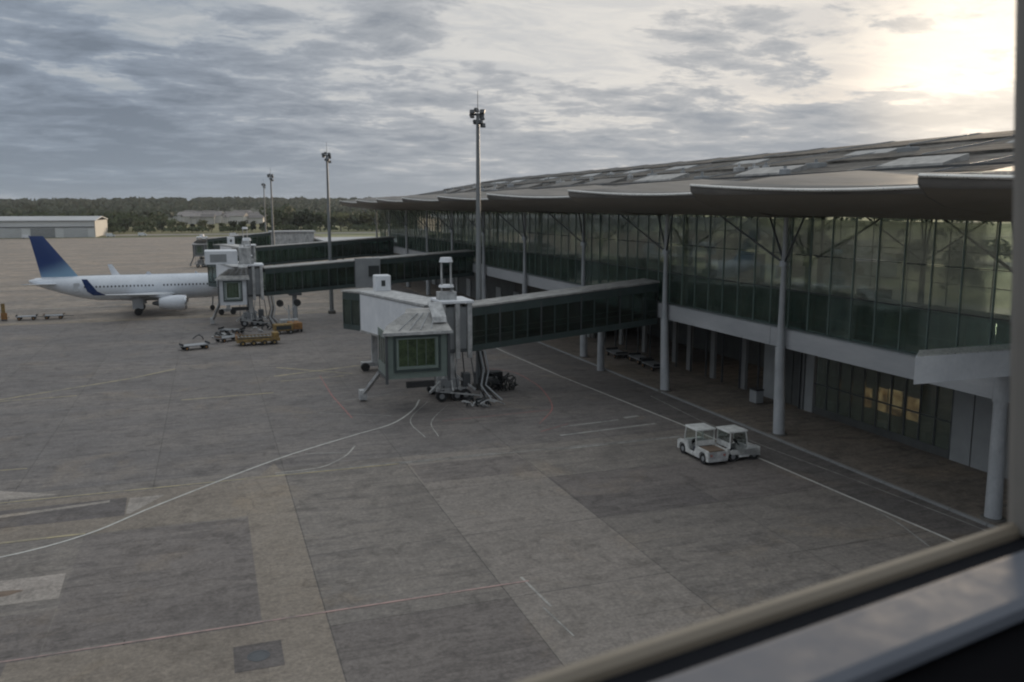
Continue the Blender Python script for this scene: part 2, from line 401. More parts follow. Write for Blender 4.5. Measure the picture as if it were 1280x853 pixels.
# ================================================================== GROUND
gnd = mb().add([(-4000, -600, -.06), (4000, -600, -.06), (4000, 4500, -.06), (-4000, 4500, -.06)], [(0, 1, 2, 3)]).build('ground', 'grass'); tag(gnd, kind='structure')
land = mb()
nx = 24
vs = []; fs = []
for i in range(nx + 1):
    for j in range(nx + 1):
        x = 62 + i * 40; y = -60 + j * 60
        z = -.03 + (0 if x < 150 else 5.5 * (1 - math.cos(min(1, (x - 150) / 500) * math.pi)) * .5 * (1 + .25 * math.sin(y * .012)))
        vs.append((x, y, z))
for i in range(nx):
    for j in range(nx):
        a = i * (nx + 1) + j; fs.append((a, a + nx + 1, a + nx + 2, a + 1))
tag(land.add(vs, fs).build('landside_field', 'grass_land', smooth=True), kind='structure')
apron = mb().add([(-420, -80, -.03), (61, -80, -.03), (61, 525, -.03), (-420, 525, -.03)], [(0, 1, 2, 3)]).build('apron', 'apron_base'); tag(apron, kind='structure')
tag(mb().add([(-420, 560, -.02), (160, 560, -.02), (160, 585, -.02), (-420, 585, -.02)], [(0, 1, 2, 3)]).build('far_taxiway', 'far_tar'), kind='structure')
# cast slabs with open joints, 7.85 x 7.6 m
PX, PY, X0, Y0 = 7.85, 7.6, 3.9, 33.5
jb = mb().add([(-75, -40, -.012), (36, -40, -.012), (36, 139.9, -.012), (-75, 139.9, -.012)], [(0, 1, 2, 3)]).build('slab_bed', 'joint', apron)
slab_me = {}
def slab_mesh(mt, wx, wy):
    k = (mt, round(wx, 2), round(wy, 2))
    if k not in slab_me:
        c = .045
        m_ = MB(); g_ = .022
        vs = [(g_, g_, -.011), (wx - g_, g_, -.011), (wx - g_, wy - g_, -.011), (g_, wy - g_, -.011), (c, c, .0), (wx - c, c, .0), (wx - c, wy - c, .0), (c, wy - c, .0)]
        m_.add(vs, [(4, 5, 6, 7), (0, 1, 5, 4), (1, 2, 6, 5), (2, 3, 7, 6), (3, 0, 4, 7)])
        slab_me[k] = m_.mesh('concrete_slab', mt)
    return slab_me[k]
rs = random.Random(3)
for i in range(-9, 4):
    for j in range(-4, 14):
        x = X0 + i * PX; y = Y0 + j * PY; wx = PX
        if i == 3: wx = 32.0 - x + 3.6
        mt = 'slab_mid'
        if y > 55: mt = 'slab_far'
        elif i == 0: mt = 'slab_dark' if j < 0 else 'slab_mid'
        elif i == 1: mt = 'slab_light'
        elif i >= 2: mt = 'slab_darker' if j == 1 and i == 2 else ('slab_dark' if j == 1 else 'slab_mid')
        elif i == -1: mt = 'slab_mid' if j >= 0 else 'slab_mid'
        # skip what lies outside the view
        if y < 10: continue
        if x + PX < -math.tan(R(14)) * y - 10: continue
        o = bpy.data.objects.new('concrete_slab', slab_mesh(mt, wx, PY)); C.objects.link(o); o.parent = apron; o.location = (x, y, 0)
def sheet(name, poly, z, mat, parent=None):
    return mb().add([(x, y, z) for x, y in poly], [tuple(range(len(poly)))]).build(name, mat, parent)
def rect(x0, x1, y0, y1): return [(x0, y0), (x1, y0), (x1, y1), (x0, y1)]
# resurfaced patches
for pi_, (r_, mt) in enumerate([
    (rect(1.3, 3.86, 24, 55.1), 'slab_tan'), (rect(-13.5, 1.28, 47.8, 54.4), 'slab_tan'), (rect(-6.9, 1.28, 35.05, 47.6), 'slab_dark'),
    (rect(-14, -6.95, 25, 38.9), 'slab_dark'), (rect(-8, 1.28, 24, 34.6), 'slab_tan'),
    (rect(19.75, 29.8, 44.6, 48.6), 'slab_dark'), (rect(11.9, 19.5, 50.2, 54.0), 'slab_dark'),
    (rect(19.7, 25.6, 27, 40.9), 'slab_mid')]):
    sheet('asphalt_patch', r_, .004 + .0004 * pi_, mt, apron)
for pi_, (r_, mt) in enumerate([
    ([(-11.8, 42.9), (-7.1, 42.8), (-7.0, 40.0), (-11.8, 40.1)], 'slab_pale'),
    ([(-12.5, 53.3), (-5.3, 53.4), (-5.2, 50.2), (-12.5, 50.3)], 'slab_darker'),
    ([(-5.15, 53.2), (-3.2, 53.2), (-4.9, 50.4), (-5.15, 50.4)], 'slab_pale'),
    ([(-12.5, 52.4), (-6.2, 53.2), (-6.2, 52.8), (-12.5, 51.9)], 'slab_pale'),
    ([(-13, 57.4), (-9.1, 55.3), (-12.6, 55.3)], 'slab_pale'),
    ([(2.3, 55.0), (3.8, 55.0), (3.4, 57.6)], 'slab_tan'),
    (rect(.1, 1.9, 31.0, 33.0), 'slab_darker'), (rect(25.3, 29.4, 45.2, 48.0), 'slab_dark')]):
    sheet('concrete_patch', r_, .008 + .0005 * pi_, mt, apron)
mh = mb(); 
for k in range(24):
    t0 = 2 * math.pi * k / 24; t1 = 2 * math.pi * (k + 1) / 24
    mh.add([(1 + math.cos(t) * r_, 32 + math.sin(t) * r_, .02) for t, r_ in ((t0, .36), (t1, .36), (t1, .43), (t0, .43))], [(0, 1, 2, 3)])
mh.cyl((1, 32, .008), (1, 32, .016), .35, .35, 24); mh.build('manhole_cover', 'steel_dark', apron)
sheet('oil_stain', [(-9.6 + .9 * math.cos(t) * (1 + .2 * math.sin(3 * t)), 41.3 + .32 * math.sin(t)) for t in [k * math.pi / 9 for k in range(18)]], .012, 'deck_brown', apron)
# service road under the eaves, kerb, walkway
rd = sheet('service_road', [(32.9, -30), (36.9, -30), (38.9, -30), (38.9, 215), (35.5, 215), (33.0, 139), (33.1, 94.6), (33.1, 79), (34.6, 57.8), (34.9, 48.1), (35.1, 40), (35.4, 33), (35.6, 20)][1:-1] + [(35.5, 10)], .004, 'road'); tag(rd, kind='structure')
wk = mb().box(39.0, 60, -30, 214, -.02, .12).build('walkway', 'walk'); tag(wk, kind='structure')
for k in range(60):
    mb().bbox(38.72, 38.98, 8 + k * 2.5, 8 + k * 2.5 + 2.46, -.02, .14, .02).build('kerb_stone', 'wall_grey', wk)

def line(pts, wd, mat, z=.012, dash=None, parent=apron):
    m_ = MB(); P_ = [Vector((x, y, z)) for x, y in pts]
    L = []
    for i, p_ in enumerate(P_):
        if i == 0: d = P_[1] - P_[0]
        elif i == len(P_) - 1: d = P_[-1] - P_[-2]
        else: d = P_[i + 1] - P_[i - 1]
        d.normalize(); s_ = Vector((-d.y, d.x, 0)) * wd / 2; L.append((p_ + s_, p_ - s_))
    for i in range(len(L) - 1):
        m_.add([L[i][0], L[i][1], L[i + 1][1], L[i + 1][0]], [(0, 1, 2, 3)])
    return m_.build('painted_line', mat, parent)
def catmull(pts, n=6):
    out = []
    P_ = [Vector(p_) for p_ in pts]; P_ = [2 * P_[0] - P_[1]] + P_ + [2 * P_[-1] - P_[-2]]
    for i in range(1, len(P_) - 2):
        for k in range(n):
            t = k / n; a, b, c_, d = P_[i - 1:i + 3]
            q = .5 * ((2 * b) + (c_ - a) * t + (2 * a - 5 * b + 4 * c_ - d) * t * t + (-a + 3 * b - 3 * c_ + d) * t ** 3); out.append((q.x, q.y))
    out.append((P_[-2].x, P_[-2].y)); return out
line(catmull([(-15, 45.2), (-10.4, 45.9), (-6.8, 47.8), (-3.4, 51.5), (3.6, 58.4), (9.4, 62.8), (13, 65.4), (15.6, 69.4), (17.0, 73)]), .15, 'paint_road', .020)
line([(-20, 54.8), (11.3, 54.7)], .16, 'paint_yellow'); line([(3.3, 54.95), (18.3, 54.9)], .10, 'paint_white_worn', .016); line([(11.3, 54.7), (32.6, 54.6)], .12, 'paint_white_worn')
line([(22.7, 54.25), (33, 54.4)], .2, 'paint_white_worn', .016)
line([(-18, 47.9), (-6.9, 47.95)], .22, 'paint_yellow', .016)
line([(-20, 34.75), (13.1, 34.8)], .13, 'paint_pink', .016)
line(catmull([(3.3, 55.3), (6.2, 55.6), (8.1, 57.6), (9.2, 60.0)]), .13, 'paint_white', .016); line([(5.6, 59.2), (8.3, 58.5)], .10, 'paint_white_worn')
line([(-14, 61.9), (-12.0, 61.8)], .15, 'paint_yellow')
line([(12.9, 35.3), (13.1, 32.1)], .12, 'paint_white'); line([(12.75, 32.1), (13.0, 29.4)], .07, 'paint_white_worn')
line([(32.4, 139), (32.4, 94.6), (33.0, 79), (34.5, 57.8), (34.75, 48.1), (35.0, 40.0), (35.3, 33), (35.4, 22)], .17, 'paint_road', .016)
line([(34.9, 36.9), (34.5, 34.6), (33.6, 31.8)], .10, 'paint_white_worn', .020)
line([(37.2, 67.6), (36.6, 58.5), (36.9, 49.7), (37.6, 41.7), (38.1, 34.2), (38.3, 24)], .09, 'paint_white_worn', .012)
line([(24.2, 57.7), (32.7, 58.5)], .28, 'paint_white_worn', .016); line([(25.2, 60.0), (30.5, 60.6)], .25, 'paint_white_worn'); line([(31.2, 61), (32.6, 61.2)], .45, 'paint_white_worn')
line([(10, 87.1), (9.9, 77.3), (10.3, 68.3)], .12, 'paint_red', .016)
line(catmull([(26.5, 86.0), (29.1, 82.6), (29.3, 77), (28.7, 72.4), (27.0, 66.2), (24.0, 61.5)]), .12, 'paint_red', .016)
line([(23.2, 59.2), (26.1, 60.7)], .12, 'paint_red', .020); line([(17, 64.9), (26.5, 65.6)], .09, 'paint_red')
line([(5.6, 88.4), (16, 92)], .35, 'paint_yellow'); line([(6.2, 93.2), (13.3, 87.2)], .3, 'paint_yellow', .016); line([(6, 85.6), (12.3, 86.3)], .25, 'paint_yellow')
line([(-22, 83), (-8, 92), (-4, 96)], .3, 'paint_yellow'); line([(-30, 84), (-12, 85)], .25, 'paint_yellow', .016); line([(-3, 80), (5, 80.4)], .25, 'paint_yellow')
line([(8, 71), (13.5, 68)], .1, 'paint_white_worn'); line([(9, 74.5), (16.0, 76.5)], .1, 'paint_white_worn')
line(catmull([(14.5, 60.5), (14.6, 66), (17.5, 72)]), .08, 'paint_white_worn', .024); line(catmull([(15.5, 60.5), (16.1, 65), (19, 70.5)]), .08, 'paint_white_worn', .024)
line([(-60, 141.0), (34, 141.0)], .3, 'paint_yellow'); line([(-80, 210), (20, 212)], .4, 'paint_yellow')
for k in range(9):
    line([(-48 - k * 2, 160 + k * 38), (4, 162 + k * 38)], .5, 'paint_white_worn')

# ================================================================== TERMINAL
T = empty('terminal_building', (40, 100, 0), label='long glass airport terminal with scalloped overhanging roof along the right side of the apron', cat='terminal')
bpy.context.view_layer.update()
TI = Matrix.Translation((-40, -100, 0))
def tb(m_, name, mat, smooth=False): return m_.xform(TI).build(name, mat, T, smooth)
FX = 40.6                                  # facade plane
COLY = [33.5, 52.4, 69.6, 88.0, 107.0, 125.0, 143.0, 161.0, 179.0, 197.0, 213.0]
# slab edge beam, in cast lengths
ys = [12, 33.3, 54.2, 70.5, 88.2, 107.2, 125.2, 143.2, 161.2, 179.2, 197.2, 215]
for a, b in zip(ys[:-1], ys[1:]):
    m_ = MB(); m_.box(39.95, 40.6, a + .02, b - .02, 6.62, 7.98); tb(m_, 'edge_beam', 'beam_concrete')
    tb(MB().box(40.0, 40.5, a + .02, b - .02, 7.985, 8.06), 'beam_capping', 'steel')
tb(MB().box(40.62, 59, 12, 215, 6.75, 7.95), 'floor_slab', 'soffit')
tb(MB().box(40.9, 58, 12.1, 214.9, 7.96, 8.0), 'hall_floor', 'interior_floor')
# glazing
bay = 2.2; yA = 20.0; nb = 88
rows = [(8.1, 10.85), (10.95, 13.5), (13.6, 16.1)]
pane_me = {}
for r_, (z0, z1) in enumerate(rows):
    mt = 'glass_teal' if r_ == 0 else 'glass_clear'
    me = MB().box(-.012, .012, .04, bay - .04, 0, z1 - z0).mesh('glass_pane', mt)
    for k in range(nb):
        o = bpy.data.objects.new('glass_pane', me); C.objects.link(o); o.parent = T; o.location = (FX - 40, yA + k * bay - 100, z0)
mul = MB().box(-.07, .07, -.022, .022, 8.06, 16.4).mesh('mullion', 'mullion_green')
for k in range(nb + 1):
    o = bpy.data.objects.new('mullion', mul); C.objects.link(o); o.parent = T; o.location = (FX - 40, yA + k * bay - 100, 0)
for z in (10.9, 13.55):
    tb(MB().box(FX - .05, FX + .05, yA, yA + nb * bay, z - .02, z + .02), 'transom', 'steel_dark')
# inner teal corridor behind the lower row
for k in range(22):
    a = 20 + k * 8.8
    tb(MB().box(43.4, 43.5, a, a + 8.7, 8.0, 10.8), 'corridor_wall', 'teal_wall')
tb(MB().box(41.0, 43.6, 20, 214, 10.6, 10.78), 'corridor_roof', 'corridor_top')
for k in range(44):
    tb(MB().box(41.1, 41.2, 20 + k * 4.4, 20.14 + k * 4.4, 8.0, 10.6), 'corridor_post', 'steel_dark')
tb(MB().box(41.25, 41.33, 20, 214, 9.05, 9.14), 'handrail', 'steel')
# rear glazing (open to the landside)
me = MB().box(-.012, .012, .05, 4.35, 0, 8.2).mesh('rear_pane', 'glass_rear')
mul2 = MB().box(-.03, .03, -.05, .05, 0, 8.3).mesh('rear_mullion', 'steel_dark')
for k in range(44):
    o = bpy.data.objects.new('rear_pane', me); C.objects.link(o); o.parent = T; o.location = (18, 20 + k * 4.4 - 100, 8.0)
    o = bpy.data.objects.new('rear_mullion', mul2); C.objects.link(o); o.parent = T; o.location = (18, 20 + k * 4.4 - 100, 8.0)
for z in (10.6, 13.3):
    tb(MB().box(57.93, 58.07, 20, 214, z, z + .08), 'rear_transom', 'steel_dark')
tb(MB().box(40.7, 58, 214.7, 214.9, 8, 8.4), 'end_sill', 'steel_dark')
# interior tree columns and shop boxes
for k, y in enumerate(COLY[:-1]):
    for xx, yy, big_ in ((48.5, y + 7.0, 1.0), (54.5, y + 2, .8)):
        m_ = MB(); r_ = .27 * big_
        m_.cyl((xx, yy, 8), (xx, yy, 13.0), r_ * 1.25, r_, 10)
        for dx, dy in ((-3.2, -3.8), (3.2, -3.8), (-3.2, 3.8), (3.2, 3.8), (0, 0)):
            m_.cyl((xx, yy, 12.6), (xx + dx, yy + dy, 16.5), r_ * .42, r_ * .28, 7)
        tb(m_, 'tree_column', 'steel_dark', True)
rr = random.Random(5)
for k in range(26):
    y = 30 + k * 6.9 + rr.uniform(-1.5, 1.5); x = rr.choice((46, 50.5, 55)); h = rr.choice((1.1, 1.3, 2.3, 2.9)); l_ = rr.uniform(1.2, 4.5)
    tb(MB().box(x, x + rr.uniform(.8, 2), y, y + l_, 8.0, 8 + h), 'service_desk', rr.choice(('interior_dark', 'wall_recess', 'grey_panel', 'teal_wall')))
for (y, h) in ((74, 4.2), (96, 5.0), (131, 5.0)):
    tb(MB().box(50, 53.5, y, y + 3.2, 8.0, 8 + h), 'lift_shaft', 'wall_recess')
# outside columns: stout base, slender upper mast, struts to the roof
for i, y in enumerate(COLY):
    c_ = MB(); lean = .9 if i == 2 else (.25 if i % 2 else 0)
    c_.cyl((39.75 - lean * .5, y - lean, -.05), (39.55, y, 6.75), .44, .35, 18); tb(c_, 'column', 'column_paint', True)
    c_ = MB(); c_.cyl((39.75 - lean * .5, y - lean, .0), (39.75 - lean * .5, y - lean, .22), .70, .60, 16); tb(c_, 'column_base', 'stone_dark', True)
    if i == 0:
        tb(MB().cyl((39.55, y, 6.7), (39.5, y, 8.44), .42, .40, 18), 'column_head', 'column_paint', True); continue
    c_ = MB(); c_.cyl((39.55, y, 6.7), (39.55, y, 16.6), .27, .15, 14); tb(c_, 'column_mast', 'column_paint', True)
    for dx, dy in ((-2.4, 5.6), (-2.4, -5.2), (0.6, 3.0)):
        tb(MB().cyl((39.55, y, 12.9), (39.55 + dx, y + dy, 16.6), .09, .07, 8), 'strut', 'steel_dark', True)
    tb(MB().cyl((39.55, y, 12.7), (39.55, y, 13.1), .38, .34, 12), 'strut_collar', 'steel', True)
# roof: shells that overlap like scales, each one its own part
BY = [8.0, 30.9, 51.0, 72.2, 96.5, 119.7, 143.6, 167.0, 191.0, 216.0]
def shell(y0, y1):
    n = 14; rings = []; rim = []
    for i in range(n + 1):
        t = i / n; y = y0 + (y1 - y0) * t + (.9 * t ** 3)
        xe = 33.4 - 2.1 * t ** 1.4                       # eave sweeps out to the far end
        ze = 17.95 + .42 * t ** 2 - .30 * math.sin(math.pi * t) * .6
        e = .35 * (max(0, t - .93) / .07) ** 2           # the far end turns down like a wing tip
        bot = [(58.5, 16.35), (46, 16.45), (41, 16.2), (37.5, 16.25), (xe + 1.7, 16.8), (xe + .5, 17.3), (xe, 17.75 + e * .3)]
        top = [(xe - .02, ze - .02), (xe + .35, ze + .22 - e), (xe + 2.5, ze + .36 - e), (xe + 6.5, ze + .72), (45.2, ze + 1.25), (47.4, ze + 1.0), (59, 17.2)]
        prof = bot + top
        rings.append([(x, y, z + (.0 if j >= 7 else .18 * t)) for j, (x, z) in enumerate(prof)])
        rim.append((xe - .06, y, ze + .06))
    return rings, rim
for a, b in zip(BY[:-1], BY[1:]):
    rg, rim = shell(a, b)
    top = MB().loft([r_[6:13] + [(x + .12, y, z - .16) for x, y, z in reversed(r_[6:13])] for r_ in rg])
    tb(top, 'roof_shell', 'canopy_sheet', True)
    so = MB().loft([r_[:7] + [(x + .10, y, z + .12) for x, y, z in reversed(r_[:7])] for r_ in rg])
    tb(so, 'soffit', 'soffit', True)
    for e_, dy in ((rg[-1], .02), (rg[0], -.02)):
        pr_ = [(x, z) for x, y, z in e_[:13]]
        tb(MB().prism(pr_, e_[0][1] + dy, e_[0][1] + dy + (.12 if dy > 0 else -.12)), 'shell_end', 'canopy_sheet')
    rm = MB()
    for p_, q_ in zip(rim[:-1], rim[1:]): rm.cyl(p_, q_, .10, .10, 8, cap=True)
    tb(rm, 'eave_rim', 'rim_metal', True)
# main roof behind the shells: sheeting in bays with raised seams
def zmain(x): return 19.0 + (x - 44.5) * (24.2 - 19.0) / (76 - 44.5) - .0016 * max(0, x - 66) ** 2
sec = [44.5, 48, 52, 57, 62, 67, 72, 76, 84, 95, 108]
def zm(x): return zmain(min(x, 76)) - (.02 * (x - 76) ** 1.35 if x > 76 else 0)
yb = 10
while yb < 214:
    y2 = min(yb + 12, 214.5)
    for (xa, xb, lift) in ((44.5, 57, 0.0), (57.0, 67, .25), (67, 108, .45)):
        xs = [x for x in sec if xa <= x <= xb]
        if xs[0] != xa: xs = [xa] + xs
        poly = [(x, zm(x) + lift) for x in xs] + [(x, zm(x) + lift - .5) for x in reversed(xs)]
        tb(MB().prism(poly, yb, y2 - .05), 'roof_sheet', 'roof_sheet')
        tb(MB().prism([(x, zm(x) + lift + .10) for x in xs] + [(x, zm(x) + lift - .02) for x in reversed(xs)], y2 - .16, y2 - .06), 'roof_seam', 'steel')
    yb = y2
tb(MB().prism([(59.2, 17.3), (108, 17.0), (108, 19.5), (100, 21.5), (84, 23.2), (76, 23.7), (59.2, 20.7)], 11, 214), 'roof_core', 'soffit')
# skylights and plant on the roof
for k in range(9):
    y = 52 + k * 16.8 + rr.uniform(-3, 3)
    h = .18
    for (xa, mt) in ((50.5, 'bridge_roof' if 48 < y < 100 else 'canopy_sheet'), (61.5, 'grey_panel')):
        if rr.random() < .15: continue
        m_ = MB().prism([(xa, zm(xa) - .1), (xa + 2.6, zm(xa + 2.6) - .1), (xa + 2.5, zm(xa + 2.5) + h + .3), (xa + .1, zm(xa) + h)], y, y + rr.uniform(5, 9.5)); tb(m_, 'roof_skylight', mt)
for k in range(30):
    y = rr.uniform(40, 205); x = rr.choice((49.5, 54.5, 56, 61)) + rr.uniform(-.6, .6); s_ = rr.uniform(.5, 1.4)
    m_ = MB().bbox(x, x + s_ * .8, y, y + s_ * 1.4, zm(x) - .1, zm(x) + rr.uniform(.35, .7), .06); m_.cyl((x + s_ * .4, y + s_ * .7, zm(x) + .3), (x + s_ * .4, y + s_ * .7, zm(x) + .85), .15, .15, 8)
    tb(m_, 'roof_vent', rr.choice(('steel', 'white_dirty', 'grey_panel')))
tb(MB().bar((46.3, 20, zm(46.3) + .35), (46.3, 205, zm(46.3) + .35), .5, .12), 'roof_walkway', 'steel_dark')

# ground storey
def wall_seg(x, a, b, z0=.12, z1=6.7, mt='wall_grey', name='wall_panel', th=.3): tb(MB().box(x, x + th, a, b, z0, z1), name, mt)
wall_seg(46.5, 12, 39.4)
for (a, b) in ((39.5, 41.2), (41.3, 42.9), (57.0, 58.0)): wall_seg(46.45, a, b, mt='door_panel')
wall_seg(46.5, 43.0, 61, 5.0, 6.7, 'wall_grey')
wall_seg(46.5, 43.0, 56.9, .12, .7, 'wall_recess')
k = 0; y = 43.0
while y < 56:
    tb(MB().box(46.55, 46.58, y + .05, y + 1.31, .7, 4.98), 'shop_pane', 'glass_clear')
    tb(MB().box(46.48, 46.62, y - .05, y + .05, .7, 4.98), 'shop_mullion', 'steel_dark'); y += 1.38; k += 1
tb(MB().box(46.47, 46.63, 43.0, 56.9, 2.6, 2.68), 'shop_transom', 'steel_dark')
wall_seg(52.5, 39, 61, mt='deck_brown', name='room_wall'); tb(MB().box(46.9, 52.4, 56.6, 56.8, .12, 6.6), 'room_partition', 'wall_grey')
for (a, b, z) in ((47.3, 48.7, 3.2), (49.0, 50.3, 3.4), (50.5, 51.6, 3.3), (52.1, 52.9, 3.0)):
    tb(MB().box(48.0, 48.05, a, b, 1.5, z), 'glow_panel', 'glow_wall')  # panels glow by themselves to imitate a lamp-lit room wall
for (y_, z_, mt_) in ((43.6, 1.5, 'interior_dark'), (45.6, 1.3, 'deck_brown'), (49.4, 1.0, 'grey_panel'), (53.4, 1.6, 'interior_dark'), (55.3, 1.2, 'grey_panel')):
    tb(MB().bbox(47.0, 47.8, y_, y_ + 1.1, .12, z_, .05), 'counter', mt_)
tb(MB().box(49.6, 51.3, 49.8, 50.4, 4.9, 5.1), 'ceiling_lamp', 'lamp_warm'); tb(MB().box(49.6, 51.3, 45.0, 45.6, 4.9, 5.1), 'ceiling_lamp', 'lamp_warm')
for i, (a, b, mt) in enumerate(((58.1, 60.0, 'wall_recess'), (60.1, 62.0, 'wall_recess'))): wall_seg(46.75, a, b, .12, 4.9, mt, 'door')
wall_seg(46.5, 62.1, 63.8, mt='door_panel', name='pier_wall'); wall_seg(46.5, 58.3, 58.9, mt='wall_grey', name='pier_wall'); wall_seg(46.5, 66.6, 67.3, mt='wall_grey', name='pier_wall')
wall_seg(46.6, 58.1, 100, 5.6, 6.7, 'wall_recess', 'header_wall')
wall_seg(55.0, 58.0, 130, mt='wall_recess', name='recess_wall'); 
for y in (72, 76.5, 81, 88, 94): wall_seg(47.5 if y > 80 else 46.6, y, y + .7, mt='wall_grey', name='pier_wall')
tb(MB().box(50.2, 50.8, 73.5, 74.1, 5.0, 5.25), 'ceiling_lamp', 'lamp_cool')
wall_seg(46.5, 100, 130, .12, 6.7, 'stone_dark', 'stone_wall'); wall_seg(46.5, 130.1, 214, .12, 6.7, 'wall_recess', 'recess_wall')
for k in range(12): tb(MB().box(46.3, 46.45, 101 + k * 9, 103.6 + k * 9, .12, 3.4), 'door', 'door_panel')
for k in range(14): tb(MB().box(46.28, 46.44, 58.5 + k * 2.9, 58.6 + k * 2.9, .12, 5.6), 'downpipe', 'steel_dark')
# stub slab with its own column, right edge of view
tb(MB().prism([(32.0, 32.0), (43.5, 32.0), (43.5, 33.5), (33.7, 33.5)], 8.45, 9.78, 'z'), 'stub_slab', 'white_panel')
tb(MB().prism([(32.2, 32.1), (43.4, 32.1), (43.4, 33.4), (33.6, 33.4)], 9.785, 9.84, 'z'), 'stub_capping', 'rim_metal')

# ---- camera building: window frame seen from inside
wd_ = Vector((math.sin(R(79.1)), math.cos(R(79.1)), 0)); wn = Vector((-wd_.y, wd_.x, 0))
def wf(m_, name, mat, smooth=False):
    mt = Matrix(((wd_.x, wn.x, 0, 0), (wd_.y, wn.y, 0, 0), (0, 0, 1, 17), (0, 0, 0, 1)))
    return m_.xform(mt).build(name, mat, WF, smooth)
WF = empty('window_frame', (0, 0, 0), label='blurred metal window frame and sill across the bottom right corner beside the camera', cat='window frame')
wf(MB().prism([(.650, -.52), (.67, -.50), (.668, -.462), (.662, -.455), (.655, -.457), (.650, -.466)], -1.2, 3.2, 'x'), 'rim', 'sill_rim')
wf(MB().prism([(.60, -.60), (.649, -.56), (.649, -.475), (.60, -.468)], -1.2, 3.2, 'x'), 'gasket', 'gasket')
wf(MB().prism([(.505, -.475), (.598, -.475), (.598, -.458), (.59, -.455), (.515, -.453), (.505, -.460)], -1.2, 3.2, 'x'), 'sill', 'sill_silver')
wf(MB().box(-1.2, 3.2, .08, .597, -.62, -.485), 'ledge', 'ledge_black')
def lean(m_):
    m_.v = [(x + .13 * (.12 - z), y, z) for x, y, z in m_.v]; return m_
wf(lean(MB().prism([(1.158, .62), (1.158, .66), (1.165, .672), (1.195, .672), (1.195, .62)], -.47, 1.6, 'z')), 'mullion', 'mullion_paint')
wf(lean(MB().box(1.196, 1.6, .55, .68, -.47, 1.6)), 'jamb', 'ledge_black')

# ================================================================== JET BRIDGES
def seg_frame(a, b):
    a = Vector(a); b = Vector(b); d = (b - a).normalized(); s_ = Vector((-d.y, d.x, 0)).normalized(); return a, b, d, s_
def tunnel(root, a, b, wd, h, glazed=True, pane=1.35, solid='white_panel'):
    """enclosed gangway from a to b (floor centre points)"""
    a, b, d, s_ = seg_frame(a, b); L = (b - a).length; U = Vector((0, 0, 1))
    inv = root.matrix_world.inverted()
    def P_(t, u, z): q = a + d * t + s_ * u * wd / 2; return Vector((q.x, q.y, q.z + z))
    def slab_(name, mat, t0, t1, u0, u1, z0, z1):
        vs = [P_(t, u, z) for z in (z0, z1) for u in (u0, u1) for t in (t0, t1)]
        m_ = MB().add(vs, [(0, 2, 3, 1), (4, 5, 7, 6), (0, 1, 5, 4), (2, 6, 7, 3), (0, 4, 6, 2), (1, 3, 7, 5)]).xform(inv); return m_.build(name, mat, root)
    slab_('roof', 'bridge_roof' if glazed else 'white_dirty', -.1, L + .1, -1.06, 1.06, h, h + .16)
    slab_('floor', 'bridge_frame' if glazed else 'white_dirty', 0, L, -.98, .98, 0, .25)
    if glazed:
        for u in (-1, 1):
            slab_('lower_band', 'bridge_frame', 0, L, u * 1.0, u * .95, .0, .55)
            slab_('upper_band', 'bridge_frame', 0, L, u * 1.0, u * .95, h - .75, h)
            n = max(1, round(L / pane)); w_ = L / n
            for k in range(n):
                slab_('glass_pane', 'glass_bridge', k * w_ + .05, (k + 1) * w_ - .05, u * .985, u * .97, .55, h - .75)
            for k in range(n + 1):
                slab_('mullion', 'bridge_frame' if k % 3 else 'steel_dark', max(0, k * w_ - .06), min(L, k * w_ + .06), u * 1.01, u * .94, .3, h - .3)
            slab_('handrail', 'steel', 0.1, L - .1, u * .9, u * .87, 1.2, 1.28)
        slab_('cable_tray', 'steel', .3, L - .3, -1.12, -1.07, h - .05, h + .12)
    else:
        n = max(1, round(L / 2.4)); w_ = L / n
        for u in (-1, 1):
            for k in range(n):
                slab_('side_panel', solid, k * w_ + .012, (k + 1) * w_ - .012, u * 1.0, u * .96, .1, h)
            slab_('edge_trim', 'steel', 0, L, u * 1.03, u * .99, h - .12, h + .18); slab_('edge_trim', 'bridge_roof', 0, L, u * 1.03, u * .99, -.05, .14)
